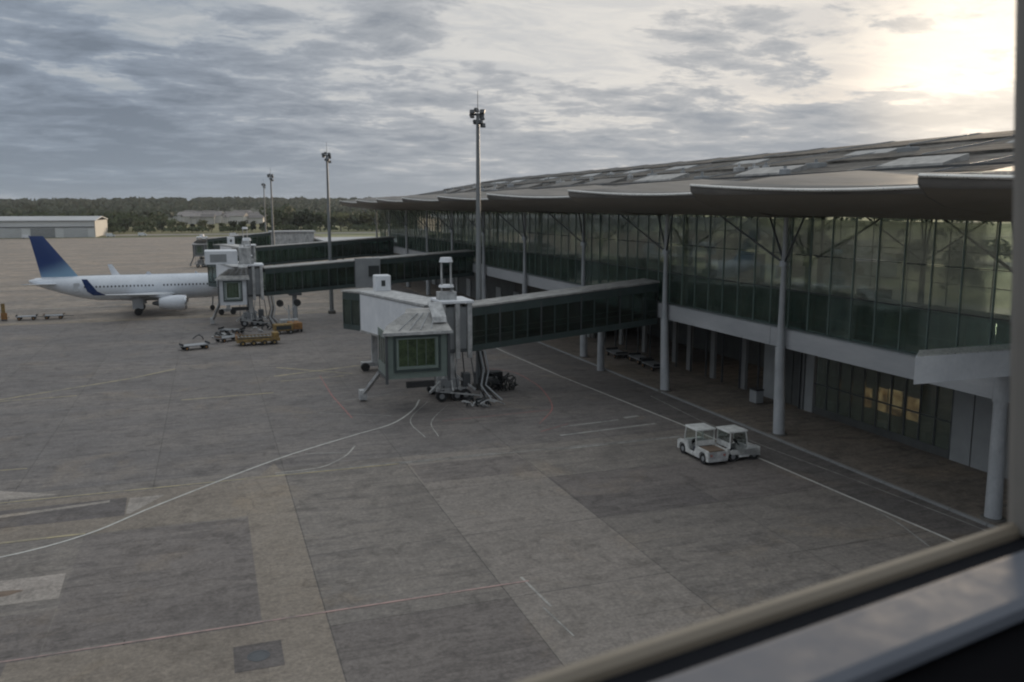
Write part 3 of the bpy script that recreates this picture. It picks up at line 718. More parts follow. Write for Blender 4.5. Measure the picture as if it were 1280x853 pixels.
def bridge(loc, F, Rt, head, arm, label, cabmat='bridge_green', second=True, lamp=True, support=None):
    root = empty('jet_bridge', loc, label=label, cat='jet bridge', group='passenger boarding bridges'); bpy.context.view_layer.update()
    inv = root.matrix_world.inverted()
    def B(m_, name, mat, smooth=False, par=None):
        m_.xform(inv); o = m_.build(name, mat, root, smooth); return o
    tunnel(root, F, Rt, 3.2, 3.9)
    rx, ry, rz = Rt; hz0_ = rz - .1; rr0 = random.Random(9)
    # rotunda: portal frames with slim panels
    for dx in (-.2, -1.3, -2.6):
        B(MB().box(rx + dx - .28, rx + dx + .12, ry - 1.85, ry - 1.55, rz - .5, rz + 4.35), 'portal_post', 'white_dirty')
        B(MB().box(rx + dx - .28, rx + dx + .12, ry + 1.55, ry + 1.85, rz - .5, rz + 4.35), 'portal_post', 'white_dirty')
    B(MB().box(rx - 2.5, rx, ry - 1.6, ry + 1.6, rz, rz + .3), 'rotunda_floor', 'steel_dark')
    B(MB().box(rx - 2.5, rx - .2, ry - 1.5, ry - 1.42, rz + .3, rz + 4.0), 'rotunda_panel', 'grey_panel')
    B(MB().bbox(rx - 2.9, rx + .1, ry - 1.9, ry + 1.9, rz + 4.36, rz + 4.6, .05), 'rotunda_roof', 'white_panel')
    # lift legs and bogie
    for dx, dy in ((-1.9, -1.2), (-1.9, 1.2)):
        B(MB().box(rx + dx - .3, rx + dx + .3, ry + dy - .25, ry + dy + .25, 1.1, rz), 'lift_leg', 'white_dirty')
        B(MB().box(rx + dx - .2, rx + dx + .2, ry + dy - .15, ry + dy + .15, .8, 1.6), 'lift_inner', 'steel')
    B(MB().box(rx - 3.2, rx - .5, ry - 1.6, ry + 1.6, .75, 1.15), 'bogie_beam', 'white_dirty')
    for sx in (-3.3, -1.9, -.5):
        B(MB().bar((rx - 1.9, ry - 1.0, 2.6), (rx + (sx + 1.9) * 1.5 - 1.9, ry - 1.9, .9), .16, .16), 'brace', 'white_dirty')
    for dx in (-2.9, -1.5, -.7):
        for dy in (-1.9, 1.35):
            wgl = B(MB().cyl((rx + dx, ry + dy, .5), (rx + dx, ry + dy + .42, .5), .5, .5, 18), 'wheel', 'rubber', True)
            wgl2 = MB().cyl((rx + dx, ry + dy - .02, .5), (rx + dx, ry + dy + .05, .5), .24, .2, 12).xform(inv).build('hub', 'steel', wgl, True)
    for k in range(7):
        x_ = rx - 3.4 + k * .55
        B(MB().cyl((x_, ry - 1.2 + .3 * (k % 3), hz0_ + .1), (x_ + rr0.uniform(-.5, .5), ry - 1.6, .9), .05, .05, 6), 'pipe', ('steel_dark', 'white_dirty', 'rubber')[k % 3])
    B(MB().bbox(rx - 3.0, rx - 1.2, ry - 1.5, ry - .3, 1.2, 2.0, .05), 'drive_box', 'grey_panel'); B(MB().bbox(rx - .9, rx - .2, ry - 1.7, ry - .9, 1.2, 2.4, .05), 'control_box', 'steel_dark')
    B(MB().bar((rx - 3.4, ry - 2.0, 1.0), (rx + 1.6, ry - 2.2, .25), .12, .12), 'guard_bar', 'white_dirty'); B(MB().bar((rx + .6, ry - 2.2, .2), (rx + 1.2, ry - 1.2, 3.0), .16, .16), 'guard_bar', 'white_dirty')
    # hanging hoses
    for k in range(4):
        x0 = rx + .5 + .22 * k; pts = [(x0, ry - 1.6, rz), (x0 + .25, ry - 1.9, rz - 1.8), (x0 - .1, ry - 2.1, rz - 3.0), (x0 + .4 + .2 * k, ry - 2.6 - .3 * k, .15)]
        m_ = MB()
        for p_, q_ in zip(pts[:-1], pts[1:]): m_.cyl(p_, q_, .07, .07, 6)
        B(m_, 'hose', 'steel' if k % 2 else 'rubber', True)
    # near head: cabin facing the viewer
    hx0, hx1, hy, hz, hh = head
    yb_ = ry - 1.9
    B(MB().box(hx0, hx1, hy + .1, yb_, hz, hz + .25), 'cabin_floor', 'steel_dark')
    wI = hx1 - hx0
    prof = [(hy - .35, hz + hh, 0), (hy + 1.2, hz + hh + .45, .12), (yb_ - 1.2, hz + hh + 1.3, .44), (ry - 1.0, rz + 4.0, .55)]
    vs = []
    for (yy, zz, tp) in prof:
        for dz in (0, -.15): vs += [(hx0 - .25 + tp * wI, yy, zz + dz), (hx1 + .2, yy, zz + dz)]
    fs = []
    for i_ in range(3):
        a_ = i_ * 4; fs += [(a_, a_ + 1, a_ + 5, a_ + 4), (a_ + 2, a_ + 6, a_ + 7, a_ + 3), (a_, a_ + 4, a_ + 6, a_ + 2), (a_ + 1, a_ + 3, a_ + 7, a_ + 5)]
    fs += [(0, 2, 3, 1), (12, 13, 15, 14)]
    B(MB().add(vs, fs), 'cabin_roof', 'bridge_roof')
    B(MB().box(hx0 - .3, hx1 + .25, hy - .42, hy - .36, hz + hh - .2, hz + hh + .04), 'roof_fascia', 'white_dirty')
    for k in range(4): B(MB().bar((hx0 + 1.2 + k * .9, hy + .1, hz + hh + .16), (hx0 + .6 * wI + k * .48, yb_ - 1.3, hz + hh + 1.30), .05, .07), 'roof_rib', 'steel')
    B(MB().prism([(hy + 1, hz + hh + .55), (yb_ - 1.2, hz + hh + 1.5), (yb_ - .5, hz + hh + 1.9), (yb_ - .5, hz + hh + 2.1), (hy + 1.2, hz + hh + 1.0)], hx1 - 1.1, hx1 + .1, 'x'), 'duct', 'white_dirty')
    # front wall with window
    wx0, wx1, wz0, wz1 = hx0 + 1.15, hx1 - 1.2, hz + 1.0, hz + hh - .55
    for (a_, b_, c1, d1) in ((hx0, hx1, hz, wz0), (hx0, hx1, wz1, hz + hh - .16), (hx0, wx0, wz0, wz1), (wx1, hx1, wz0, wz1)):
        B(MB().box(a_, b_, hy + .02, hy + .16, c1, d1), 'cabin_wall', cabmat)
    for q, dd in ((.0, -.16), (.22, -.10)):
        a_, b_, c1, d1 = wx0 - .45 + q, wx1 + .45 - q, wz0 - .45 + q, wz1 + .25 - q * .6
        for (e0, e1, g0, g1) in ((a_, a_ + .16, c1, d1), (b_ - .16, b_, c1, d1), (a_ + .162, b_ - .162, c1, c1 + .16), (a_ + .162, b_ - .162, d1 - .16, d1)):
            B(MB().box(e0, e1, hy + dd, hy + .015, g0, g1), 'bellows_frame', 'bridge_green' if q else 'bridge_frame')
    for e in (hx0 - .02, hx1 - .18):
        B(MB().box(e, e + .2, hy - .3, hy + .012, hz - .35, hz + hh - .17), 'bumper_post', 'steel_dark')
    n = 4; w_ = (wx1 - wx0) / n
    for k in range(n):
        B(MB().box(wx0 + k * w_ + .02, wx0 + (k + 1) * w_ - .02, hy + .07, hy + .09, wz0, wz1), 'window_pane', 'glass_cab')
        if k: B(MB().box(wx0 + k * w_ - .02, wx0 + k * w_ + .02, hy + .05, hy + .11, wz0, wz1), 'window_bar', 'bridge_green')
    for xx in (hx0 + .05, hx1 - .15):
        B(MB().box(xx, xx + .1, hy + .18, yb_, hz + .25, hz + 1.2), 'side_wall', cabmat); B(MB().box(xx, xx + .1, hy + .18, yb_, hz + hh - .5, hz + hh + .1), 'side_wall', cabmat)
        B(MB().box(xx + .03, xx + .06, hy + .18, yb_, hz + 1.2, hz + hh - .5), 'side_pane', 'glass_cab')
        for t in (0, .33, .66, 1): B(MB().box(xx - .01, xx + .11, hy + .2 + t * (yb_ - hy - .5), hy + .32 + t * (yb_ - hy - .5), hz + .25, hz + hh), 'side_post', 'steel')
    B(MB().box(hx0 + .8, hx1 - .3, yb_ - .2, yb_ - .1, hz + .25, hz + hh), 'rear_wall', 'cab_interior' if cabmat == 'bridge_green' else 'grey_panel')
    B(MB().box(hx0 + 1.7, hx0 + 4.0, hy - .35, hy + .1, hz - .75, hz - .28), 'dock_bumper', 'rubber')
    # outrigger with service stair below
    B(MB().bar((hx0 + .2, hy + 3.5, hz), (hx0 - .9, hy + 6.0, .6), .35, .25), 'service_leg', 'white_dirty'); B(MB().box(hx0 - 1.2, hx0 - .6, hy + 5.7, hy + 6.5, .15, 1.0), 'service_foot', 'white_dirty')
    # back arm
    if second:
        ax, ay, az_ = arm
        S = (rx - 2.2, ry + .8, rz); E_ = (ax, ay, az_)
        tunnel(root, S, E_, 3.3, 3.95, glazed=False)
        a, b, d, s_ = seg_frame(S, E_)
        e2 = b + d * 2.6 + Vector((-.8, 0, 0)); tunnel(root, tuple(b + d * .15), tuple(e2), 3.5, 3.9, glazed=True, pane=1.3)
        B(MB().box(b.x - .3, b.x + .3, b.y - .3, b.y + .3, .6, b.z), 'arm_leg', 'white_dirty')
        B(MB().box(b.x - 1.4, b.x + 1.4, b.y - .5, b.y + .5, .5, .9), 'arm_bogie', 'white_dirty')
        for sx in (-1.1, .7):
            B(MB().cyl((b.x + sx, b.y - .7, .45), (b.x + sx, b.y - .3, .45), .45, .45, 16), 'wheel', 'rubber', True)
        hx, hy_ = b.x + .9, b.y - 1.0
        B(MB().bbox(hx - .8, hx + .8, hy_, hy_ + 1.6, az_ + 4.12, az_ + 5.7, .08), 'plant_cabin', 'white_panel'); B(MB().box(hx - .2, hx + .2, hy_ - .03, hy_ + .02, az_ + 4.6, az_ + 5.2), 'cabin_vent', 'interior_dark')
    if lamp:
        lx, ly, lz = rx - 2.0, ry - .4, rz + 4.6
        for q in (-.42, .42): B(MB().cyl((lx + q, ly, lz), (lx + q, ly, lz + 3.6), .09, .09, 8), 'lamp_post', 'white_dirty', True)
        B(MB().cyl((lx, ly, lz + 1.1), (lx, ly, lz + 1.3), .7, .62, 18), 'platform', 'white_panel', True)
        B(MB().cyl((lx, ly, lz + 3.3), (lx, ly, lz + 3.7), .62, .5, 14), 'beacon_cap', 'white_panel', True)
        B(MB().box(lx - .8, lx + .8, ly - .5, ly + .5, lz, lz + .7), 'plant_box', 'white_dirty')
    if support:
        for (x, y, z) in support:
            B(MB().cyl((x, y, 0), (x, y, z), .38, .34, 14), 'pillar', 'column_paint', True); B(MB().box(x - .9, x + .9, y - 1.6, y + 1.6, z, z + .3), 'pillar_head', 'steel_dark')
    return root
bridge((21, 72, 0), (39.9, 73.1, 6.0), (21.6, 73.4, 4.3), (13.1, 18.5, 68.2, 3.0, 3.85), (15.9, 88.5, 4.3),
       'nearest boarding bridge with a green framed cab window and long white side arm', support=[(38.2, 80.3, 6.0)])
bridge((6, 128, 0), (39.9, 133.8, 6.0), (7.2, 128.9, 4.3), (.9, 4.9, 125.2, 3.4, 3.7), (2.5, 143.5, 4.4),
       'second boarding bridge with white cab docked at the nose of the airliner', cabmat='white_panel', support=[(25.5, 131.5, 5.1), (11.6, 129.5, 4.2)])
bridge((8, 192, 0), (39.9, 196.5, 6.2), (9.5, 193, 4.4), (3.2, 7.2, 189.5, 3.4, 3.7), (4, 208, 4.4),
       'third boarding bridge with long dark glazed tunnel behind the white cab of the second', cabmat='grey_panel', support=[(26, 194.8, 5.2)])
bridge((-3, 258, 0), (17.2, 262, 5.6), (-.2, 260, 4.0), (-4.2, -.6, 257, 3.2, 3.4), (-3, 272, 4), 'farthest boarding bridge, short dark tunnel ending in a dull grey cab', cabmat='grey_panel', lamp=False, second=False, support=[(8, 261, 4.5)])
br2 = [o for o in scene.objects if o.name.startswith('jet_bridge') and not o.parent and abs(o.location.y - 128) < 1][0]
I2 = Matrix.Translation((-6, -128, 0))
MB().box(20.6, 24.4, 129.2, 129.8, 4.9, 9.3).xform(I2).build('service_panel', 'grey_panel', br2)
MB().box(22.6, 24.2, 129.05, 129.19, 6.6, 8.2).xform(I2).build('panel_window', 'interior_dark', br2)
MB().bbox(-.6, 3.8, 127.2, 131, 9.0, 10.9, .1).xform(I2).build('roof_unit', 'white_panel', br2); MB().bbox(4.0, 5.6, 127.2, 129.6, 8.95, 11.3, .1).xform(I2).build('roof_unit', 'white_dirty', br2)
MB().box(.1, 2.3, 127.17, 127.195, 9.3, 10.4).xform(I2).build('grille', 'grey_panel', br2)
def heap(loc, r0, n, label):
    h_ = empty('cable_heap', loc, label=label, cat='cables')
    for k in range(n):
        m_ = MB(); a0 = rr.uniform(0, 6.28); rd_ = rr.uniform(.1, r0); p_ = Vector((math.cos(a0) * rd_, math.sin(a0) * rd_, .05)); z1 = rr.uniform(.25, .9)
        for s_ in range(5):
            q_ = p_ + Vector((rr.uniform(-.5, .7), rr.uniform(-.4, .4), 0)); q_.z = .05 + z1 * math.sin((s_ + 1) / 5 * math.pi * .95); m_.cyl(p_, q_, .07, .07, 5); p_ = q_
        m_.build('hose', 'tap_dark' if k % 3 else 'white_dirty', h_, True)
    return h_
heap((1.2, 117.5, 0), 2.6, 18, 'loose hoses and tow bars lying left of the second bridge wheels')
heap((8.2, 122.6, 0), 2.4, 18, 'tangle of dark hoses under the second tunnel near the power units')
heap((20.9, 68.9, 0), 1.3, 10, 'pale and dark hoses lying right of the nearest bridge wheels')
# pale link building at the end of the pier
LK = empty('link_building', (28, 252, 0), label='low pale link building with flat roof beyond the far end of the terminal', cat='building')
bpy.context.view_layer.update(); LI = Matrix.Translation((-28, -252, 0))
MB().box(17.3, 29.5, 259, 265.5, 5.5, 9.6).xform(LI).build('upper_wall', 'white_dirty', LK); MB().box(16.9, 30, 258.6, 266, 9.6, 9.95).xform(LI).build('roof', 'hangar_roof', LK)
MB().box(30.2, 60, 222, 266, 4.2, 7.4).xform(LI).build('rear_wall', 'wall_grey', LK); MB().box(29.8, 61, 221.5, 266.5, 7.4, 7.8).xform(LI).build('rear_roof', 'hangar_roof', LK)
for k in range(5): MB().box(20 + k * 9, 20.5 + k * 9, 262, 262.5, 0, 5.5).xform(LI).build('pillar', 'column_paint', LK)
for k in range(11): MB().box(30.1, 30.18, 224 + k * 3.8, 227 + k * 3.8, 5, 7).xform(LI).build('window', 'teal_wall', LK)

# ================================================================== LIGHT MASTS
def mast(x, y, h, label):
    r_ = empty('light_mast', (x, y, 0), label=label, cat='light mast', group='floodlight masts along the stands')
    MB().cyl((0, 0, 0), (0, 0, h), .34, .15, 14).build('pole', 'mast_grey', r_, True)
    MB().cyl((0, 0, h), (0, 0, h + 2.0), .035, .02, 6).build('lightning_rod', 'steel_dark', r_)
    MB().box(-.6, .6, -.05, .05, h - .2, h).build('crossarm', 'steel_dark', r_); MB().box(-.06, .06, -.9, .9, h - .9, h - .7).build('crossarm', 'steel_dark', r_)
    for (a, b, z) in ((-.95, -.25, h + .1), (-.4, -.45, h + .25), (.5, -.4, h + .15), (.15, -.5, h - .8), (.75, .2, h - .35), (-.15, .4, h - .7), (.62, -.3, h - 1.05), (-.75, .3, h - .2)):
        m_ = MB().bbox(-.23, .23, -.11, .11, -.18, .18, .04).xform(Matrix.Translation((a * .62, b, z)) @ Matrix.Rotation(R(rr.uniform(-40, 40)), 4, 'Z') @ Matrix.Rotation(R(-25), 4, 'X'))
        m_.build('floodlight', 'steel_dark', r_)
    MB().bbox(-.55, .55, -.55, .55, 0, .5, .06).build('plinth', 'stone_dark', r_)
    return r_
mast(23.5, 75.9, 25.3, 'tallest looking floodlight mast, standing behind the nearest boarding bridge')
mast(18.2, 138.8, 25.0, 'floodlight mast standing in front of the long tunnel of the second bridge')
mast(14.2, 206.0, 24.0, 'thin floodlight mast against the wood left of the second mast')
mast(19, 311, 24.5, 'faint farthest floodlight mast near the edge of the wood')
# cable drum and clutter at the first mast
cl = empty('cable_heap', (24.6, 74.9, 0), label='dark heap of cables and hoses around the foot of the nearest mast', cat='cables'); 
MB().cyl((-.8, .2, .6), (.5, .2, .6), .62, .62, 16).build('drum', 'tap_dark', cl, True)
MB().bbox(-1.4, 1.2, .8, 1.9, 0, 1.5, .08).build('cabinet', 'tap_dark', cl)
for k in range(26):
    m_ = MB(); x0 = rr.uniform(-1.3, 1.8); y0 = rr.uniform(-1, .8); z1 = rr.uniform(.5, 1.7); p_ = Vector((x0, y0, 0)); 
    for s_ in range(5):
        q_ = Vector((x0 + math.sin(s_ * 1.1 + k) * .35 + s_ * .06, y0 + math.cos(s_ * 1.3 + k) * .3, z1 * math.sin((s_ + 1) / 5 * math.pi * .9))); m_.cyl(p_, q_, .055, .055, 5); p_ = q_
    m_.build('hose', 'tap_dark' if k % 4 else 'stone_dark', cl, True)

# ================================================================== AIRLINER
def airliner():
    A = empty('airliner', (4.4, 150.5, 0), math.pi, label='white narrow body airliner with dark blue tail fin parked nose in at the second bridge', cat='airplane')
    # local x: distance aft of nose; y: to starboard
    L = 31.0; r0 = 1.98; zc = 4.15
    st = [(0.0, .05, -.55), (.25, .42, -.5), (.8, .85, -.4), (1.6, 1.28, -.25), (2.6, 1.62, -.12), (3.8, 1.87, -.03), (5.2, 1.98, 0), (9, 1.98, 0), (14, 1.98, 0), (19, 1.98, 0), (21.5, 1.93, .05), (24, 1.68, .28), (26.5, 1.28, .62), (28.8, .82, .98), (30.4, .45, 1.22), (31.0, .22, 1.3)]
    n = 28; rings = []
    for x, r_, dz in st: rings.append([(x, r_ * math.sin(2 * math.pi * k / n), zc + dz + r_ * 1.03 * math.cos(2 * math.pi * k / n)) for k in range(n)])
    MB().loft(rings).build('fuselage', 'plane_white', A, True)
    bel = []
    for x, s_ in ((8.6, .3), (9.6, .8), (11, 1.0), (16, 1.0), (18, .8), (19.4, .3)):
        bel.append([(x, 1.95 * s_ * math.cos(t), zc - 1.2 + (1.05 * s_) * math.sin(t)) for t in [2 * math.pi * k / 16 for k in range(16)]])
    MB().loft(bel).build('belly_fairing', 'plane_belly', A, True)
    wm = MB().box(-.10, .10, -.02, .02, -.14, .14).mesh('window', 'cockpit_glass')
    for k in range(34):
        if k in (13, 14): continue
        x = 4.9 + k * .55
        for s_ in (-1, 1):
            o = bpy.data.objects.new('window', wm); C.objects.link(o); o.parent = A; o.location = (x, s_ * 1.955, zc + .38)
    for k in range(4):
        for s_ in (-1, 1):
            a0, a1 = .10 + k * .33, .38 + k * .33
            def q(x, ang, zz):
                rad = 1.0 + .34 * (x - 1.0)
                return (x, s_ * math.sin(ang) * (rad + .02) * .98, zz)
            MB().prism([(1.55 + k * .3, zc + .62), (1.85 + k * .3, zc + .62), (1.95 + k * .28, zc + .98), (1.78 + k * .26, zc + .98)], s_ * (.62 + k * .26), s_ * (.98 + k * .24)).build('cockpit_window', 'cockpit_glass', A)
    for x in (3.9, 24.2):
        for s_ in (-1, 1):
            rr_ = 1.80 if x < 5 else 1.62
            MB().box(x - .42, x + .42, s_ * (rr_ - .03), s_ * (rr_ + .05), zc - .55 + (.25 if x > 5 else 0), zc + 1.0).build('door', 'plane_belly', A)
    def wing(root_le, root_c, tip_le, tip_c, y0, y1, z0, z1, th, name, mat):
        for s_ in (-1, 1):
            rg = []
            for le, c_, y, z in ((root_le, root_c, y0, z0), (root_le + (tip_le - root_le) * .4, root_c * .55 + tip_c * .28, y0 + (y1 - y0) * .4, z0 + (z1 - z0) * .35), (tip_le, tip_c, y1, z1)):
                t_ = th * c_
                rg.append([(le, s_ * y, z), (le + c_ * .12, s_ * y, z + t_ * .45), (le + c_ * .45, s_ * y, z + t_ * .5), (le + c_, s_ * y, z + .02), (le + c_ * .5, s_ * y, z - t_ * .4), (le + c_ * .1, s_ * y, z - t_ * .35)])
            MB().loft(rg).build(name, mat, A, True)
    wing(9.6, 7.0, 18.6, 1.6, 1.4, 16.2, 3.0, 4.5, .12, 'wing', 'plane_belly')
    wing(26.6, 3.8, 30.0, 1.3, .5, 6.1, 5.0, 5.5, .10, 'tailplane', 'plane_white')
    for s_ in (-1, 1):
        rg = [[(18.6, s_ * 16.2, 4.5), (19.2, s_ * 16.26, 4.52), (20.2, s_ * 16.22, 4.5), (19.2, s_ * 16.12, 4.46)],
              [(19.6, s_ * 16.7, 5.1), (20.1, s_ * 16.78, 5.1), (20.9, s_ * 16.72, 5.1), (20.1, s_ * 16.62, 5.1)],
              [(20.8, s_ * 17.0, 6.9), (21.0, s_ * 17.05, 6.9), (21.5, s_ * 17.0, 6.9), (21.0, s_ * 16.95, 6.9)]]
        wl_ = MB().loft([[(x, y + s_ * .03, z) for x, y, z in r_] for r_ in rg]).build('winglet', 'plane_blue', A, True)
        MB().loft([[(x, y - s_ * .05, z) for x, y, z in r_] for r_ in rg]).build('winglet_inner', 'plane_white', wl_, True)
    # fin: blue above a white root
    def finring(z):
        t = (z - 5.6) / (12.5 - 5.6); le = 23.7 + t * 4.9; te = 29.2 + t * 1.3; c_ = te - le; h = .11 * c_ * .5
        return [(le, 0, z), (le + c_ * .2, h, z), (le + c_ * .5, h * .95, z), (te, .02, z), (le + c_ * .5, -h * .95, z), (le + c_ * .2, -h, z)]
    MB().loft([finring(5.4), finring(6.1)]).build('fin_root', 'plane_white', A, True)
    MB().loft([finring(6.1), finring(9.5), finring(12.2), [(q[0] + .15, q[1] * .4, 12.5) for q in finring(12.3)]]).build('tail_fin', 'fin_livery', A, True)
    # engines
    for s_ in (-1, 1):
        rg = []
        for x, r_ in ((8.2, 1.02), (8.35, 1.14), (9.2, 1.22), (10.6, 1.15), (11.6, .95), (12.2, .78)):
            rg.append([(x, s_ * 5.4 + r_ * math.sin(t), 1.98 + r_ * math.cos(t)) for t in [2 * math.pi * k / 20 for k in range(20)]])
        e = MB().loft(rg).build('engine', 'plane_white', A, True)
        MB().loft([[(x, s_ * 5.4 + r_ * math.sin(t), 1.98 + r_ * math.cos(t)) for t in [2 * math.pi * k / 20 for k in range(20)]] for x, r_ in ((8.12, 1.0), (8.1, 1.06), (8.22, 1.15), (8.4, 1.16))]).build('intake_lip', 'engine_lip', e, True)
        MB().cyl((8.1, s_ * 5.4, 1.98), (8.24, s_ * 5.4, 1.98), .96, .96, 20).build('fan', 'interior_dark', e, True)
        MB().cyl((12.1, s_ * 5.4, 1.98), (13.2, s_ * 5.4, 2.0), .5, .2, 14).build('exhaust_cone', 'steel_dark', e, True)
        MB().bar((10.2, s_ * 5.4, 3.0), (13.5, s_ * 5.4, 3.25), .3, .5).build('pylon', 'plane_white', A)
        g_ = MB().cyl((15.4, s_ * 3.6, .5), (15.2, s_ * 3.3, 3.0), .16, .2, 10).build('main_gear', 'steel', A, True)
        for dy in (-.35, .35): MB().cyl((15.4, s_ * 3.6 + dy - .18, .58), (15.4, s_ * 3.6 + dy + .18, .58), .58, .58, 18).build('wheel', 'rubber', g_, True)
        MB().box(14.6, 16.2, s_ * 4.0, s_ * 4.08, 1.0, 2.6).build('gear_door', 'plane_belly', A)
    g_ = MB().cyl((4.3, 0, .4), (4.1, 0, 2.6), .11, .13, 10).build('nose_gear', 'steel', A, True)
    for dy in (-.25, .25): MB().cyl((4.3, dy - .12, .4), (4.3, dy + .12, .4), .4, .4, 16).build('wheel', 'rubber', g_, True)
    MB().prism([(13.2, zc + 2.0), (14.3, zc + 2.0), (14.0, zc + 2.45), (13.7, zc + 2.45)], -.06, .06).build('antenna', 'plane_white', A)
    MB().prism([(6.2, zc + 2.0), (6.7, zc + 2.0), (6.75, zc + 2.35), (6.55, zc + 2.35)], -.04, .04).build('antenna', 'plane_white', A)
    return A
airliner()

# ================================================================== GROUND VEHICLES
def wheel(par, x, y, r_, w_, side, hubmat='steel'):
    q = MB().cyl((x, y, r_), (x, y + side * w_, r_), r_, r_, 20).build('wheel', 'rubber', par, True)
    MB().cyl((x, y + side * (w_ - .02), r_), (x, y + side * (w_ + .015), r_), r_ * .52, r_ * .44, 14).build('hub', hubmat, q, True)
    return q
def tow_tractor(loc, rz, label, Lb=3.7, canopy=(-.55, 1.05), hood=1.0, wb=(-1.25, 1.3), wd=1.55, deckx=-.6):
    """local +x is forward; hood in front, open cab, flat rear deck"""
    T_ = empty('tow_tractor', loc, rz, label=label, cat='tow tractor', group='white airport tow tractors')
    h = wd / 2; f0 = -Lb / 2; f1 = Lb / 2
    def arch(cx, r_, n=7): return [(cx + r_ * math.cos(math.pi - math.pi * k / n), .40 + r_ * math.sin(math.pi * k / n)) for k in range(n + 1)]
    # side plate with wheel arches, hood and rear deck
    def side_poly(inset=0):
        p_ = [(f0, .28), (f0, .92), (f0 + .1, 1.0), (canopy[0] - .1, 1.0), (canopy[0] + .12, .52), (f1 - hood - .45, .52), (f1 - hood - .2, 1.08), (f1 - .25, 1.0), (f1, .86), (f1, .28)]
        a1 = arch(wb[1], .44)[::-1]; a0 = arch(wb[0], .44)[::-1]
        return p_ + [(wb[1] + .44, .28)] + a1 + [(wb[1] - .44, .28), (wb[0] + .44, .28)] + a0 + [(wb[0] - .44, .28)]
    for s_ in (-1, 1):
        MB().prism(side_poly(), s_ * h, s_ * (h - .12)).build('side_plate', 'tug_white', T_)
    MB().prism([(f0 + .04, .3), (f0 + .04, .88), (canopy[0] - .12, .9), (canopy[0] - .12, .3)], -h + .125, h - .125).build('rear_body', 'white_dirty', T_)
    MB().box(f0 + .15, canopy[0] - .15, -h + .15, h - .15, .905, .96).build('rear_deck', 'deck_brown', T_)
    MB().prism([(f1 - hood - .18, .3), (f1 - hood - .18, 1.05), (f1 - .3, .97), (f1 - .04, .84), (f1 - .02, .3)], -h + .125, h - .125).build('hood', 'tug_white', T_)
    MB().box(f0 + .2, f1 - .2, -h + .2, h - .2, .22, .42).build('chassis', 'steel_dark', T_)
    MB().box(f1 - .02, f1 + .08, -h + .1, h - .1, .28, .5).build('bumper', 'tug_white', T_); MB().box(f0 - .08, f0 + .0, -h + .1, h - .1, .28, .48).build('bumper', 'white_dirty', T_)
    for s_ in (-1, 1):
        MB().cyl((f1 - .02, s_ * (h - .28), .70), (f1 + .03, s_ * (h - .28), .70), .10, .10, 12).build('headlight', 'engine_lip', T_, True)
        MB().box(f0 - .03, f0 + .0, s_ * (h - .2), s_ * (h - .36), .62, .76).build('tail_light', 'paint_red', T_)
        wheel(T_, wb[0], s_ * (h - .30), .36, .26, s_); wheel(T_, wb[1], s_ * (h - .30), .36, .26, s_)
    # seats, wheel
    cx = (canopy[0] + f1 - hood) / 2
    for s_ in (-.33, .33):
        q = MB().bbox(canopy[0] + .1, canopy[0] + .62, s_ - .24, s_ + .24, .5, .82, .05).build('seat', 'seat_dark', T_)
        MB().bbox(canopy[0] - .02, canopy[0] + .12, s_ - .24, s_ + .24, .78, 1.3, .04).build('seat_back', 'seat_dark', q)
    MB().cyl((f1 - hood - .5, .33, 1.08), (f1 - hood - .44, .33, 1.12), .19, .19, 14).build('steering_wheel', 'rubber', T_, True)
    MB().bar((f1 - hood - .2, .33, .8), (f1 - hood - .46, .33, 1.1), .05, .05).build('steering_column', 'rubber', T_)
    # canopy
    zt = 2.02; c0, c1 = canopy
    for (x, zb) in ((c0, .95), (c1, 1.02)):
        for s_ in (-1, 1):
            MB().bar((x + (.0 if x == c0 else .12), s_ * (h - .06), zb), (x + (.02 if x == c0 else -.05), s_ * (h - .08), zt), .07, .07).build('canopy_post', 'tug_white', T_)
    MB().bbox(c0 - .12, c1 + .1, -h + .01, h - .01, zt, zt + .11, .045).build('canopy', 'tug_white', T_)
    MB().box(c1 + .0, c1 + .025, -h + .1, h - .1, 1.1, zt - .03).build('windscreen', 'glass_auto', T_)
    MB().box(c1 - .02, c1 + .05, -h + .1, h - .1, 1.02, 1.1).build('dash_panel', 'tug_white', T_)
    MB().box(c0 - .03, c0 + .03, -h + .08, h - .08, .96, 1.32).build('back_panel', 'tug_white', T_)
    MB().box(c0 - .02, c0 + .005, -h + .14, h - .14, 1.34, zt - .03).build('rear_window', 'glass_auto', T_)
    return T_
tow_tractor((31.15, 49.2, .006), R(90), 'left white tow tractor of the pair, hood pointing away, brown rear deck', Lb=3.9, canopy=(-.35, 1.0), wb=(-1.3, 1.3))
tow_tractor((33.3, 48.35, .006), R(2), 'white tow tractor at right of the pair, hood pointing to the terminal columns', Lb=2.75, canopy=(-1.05, .25), hood=.75, wb=(-.75, .95), wd=1.6)

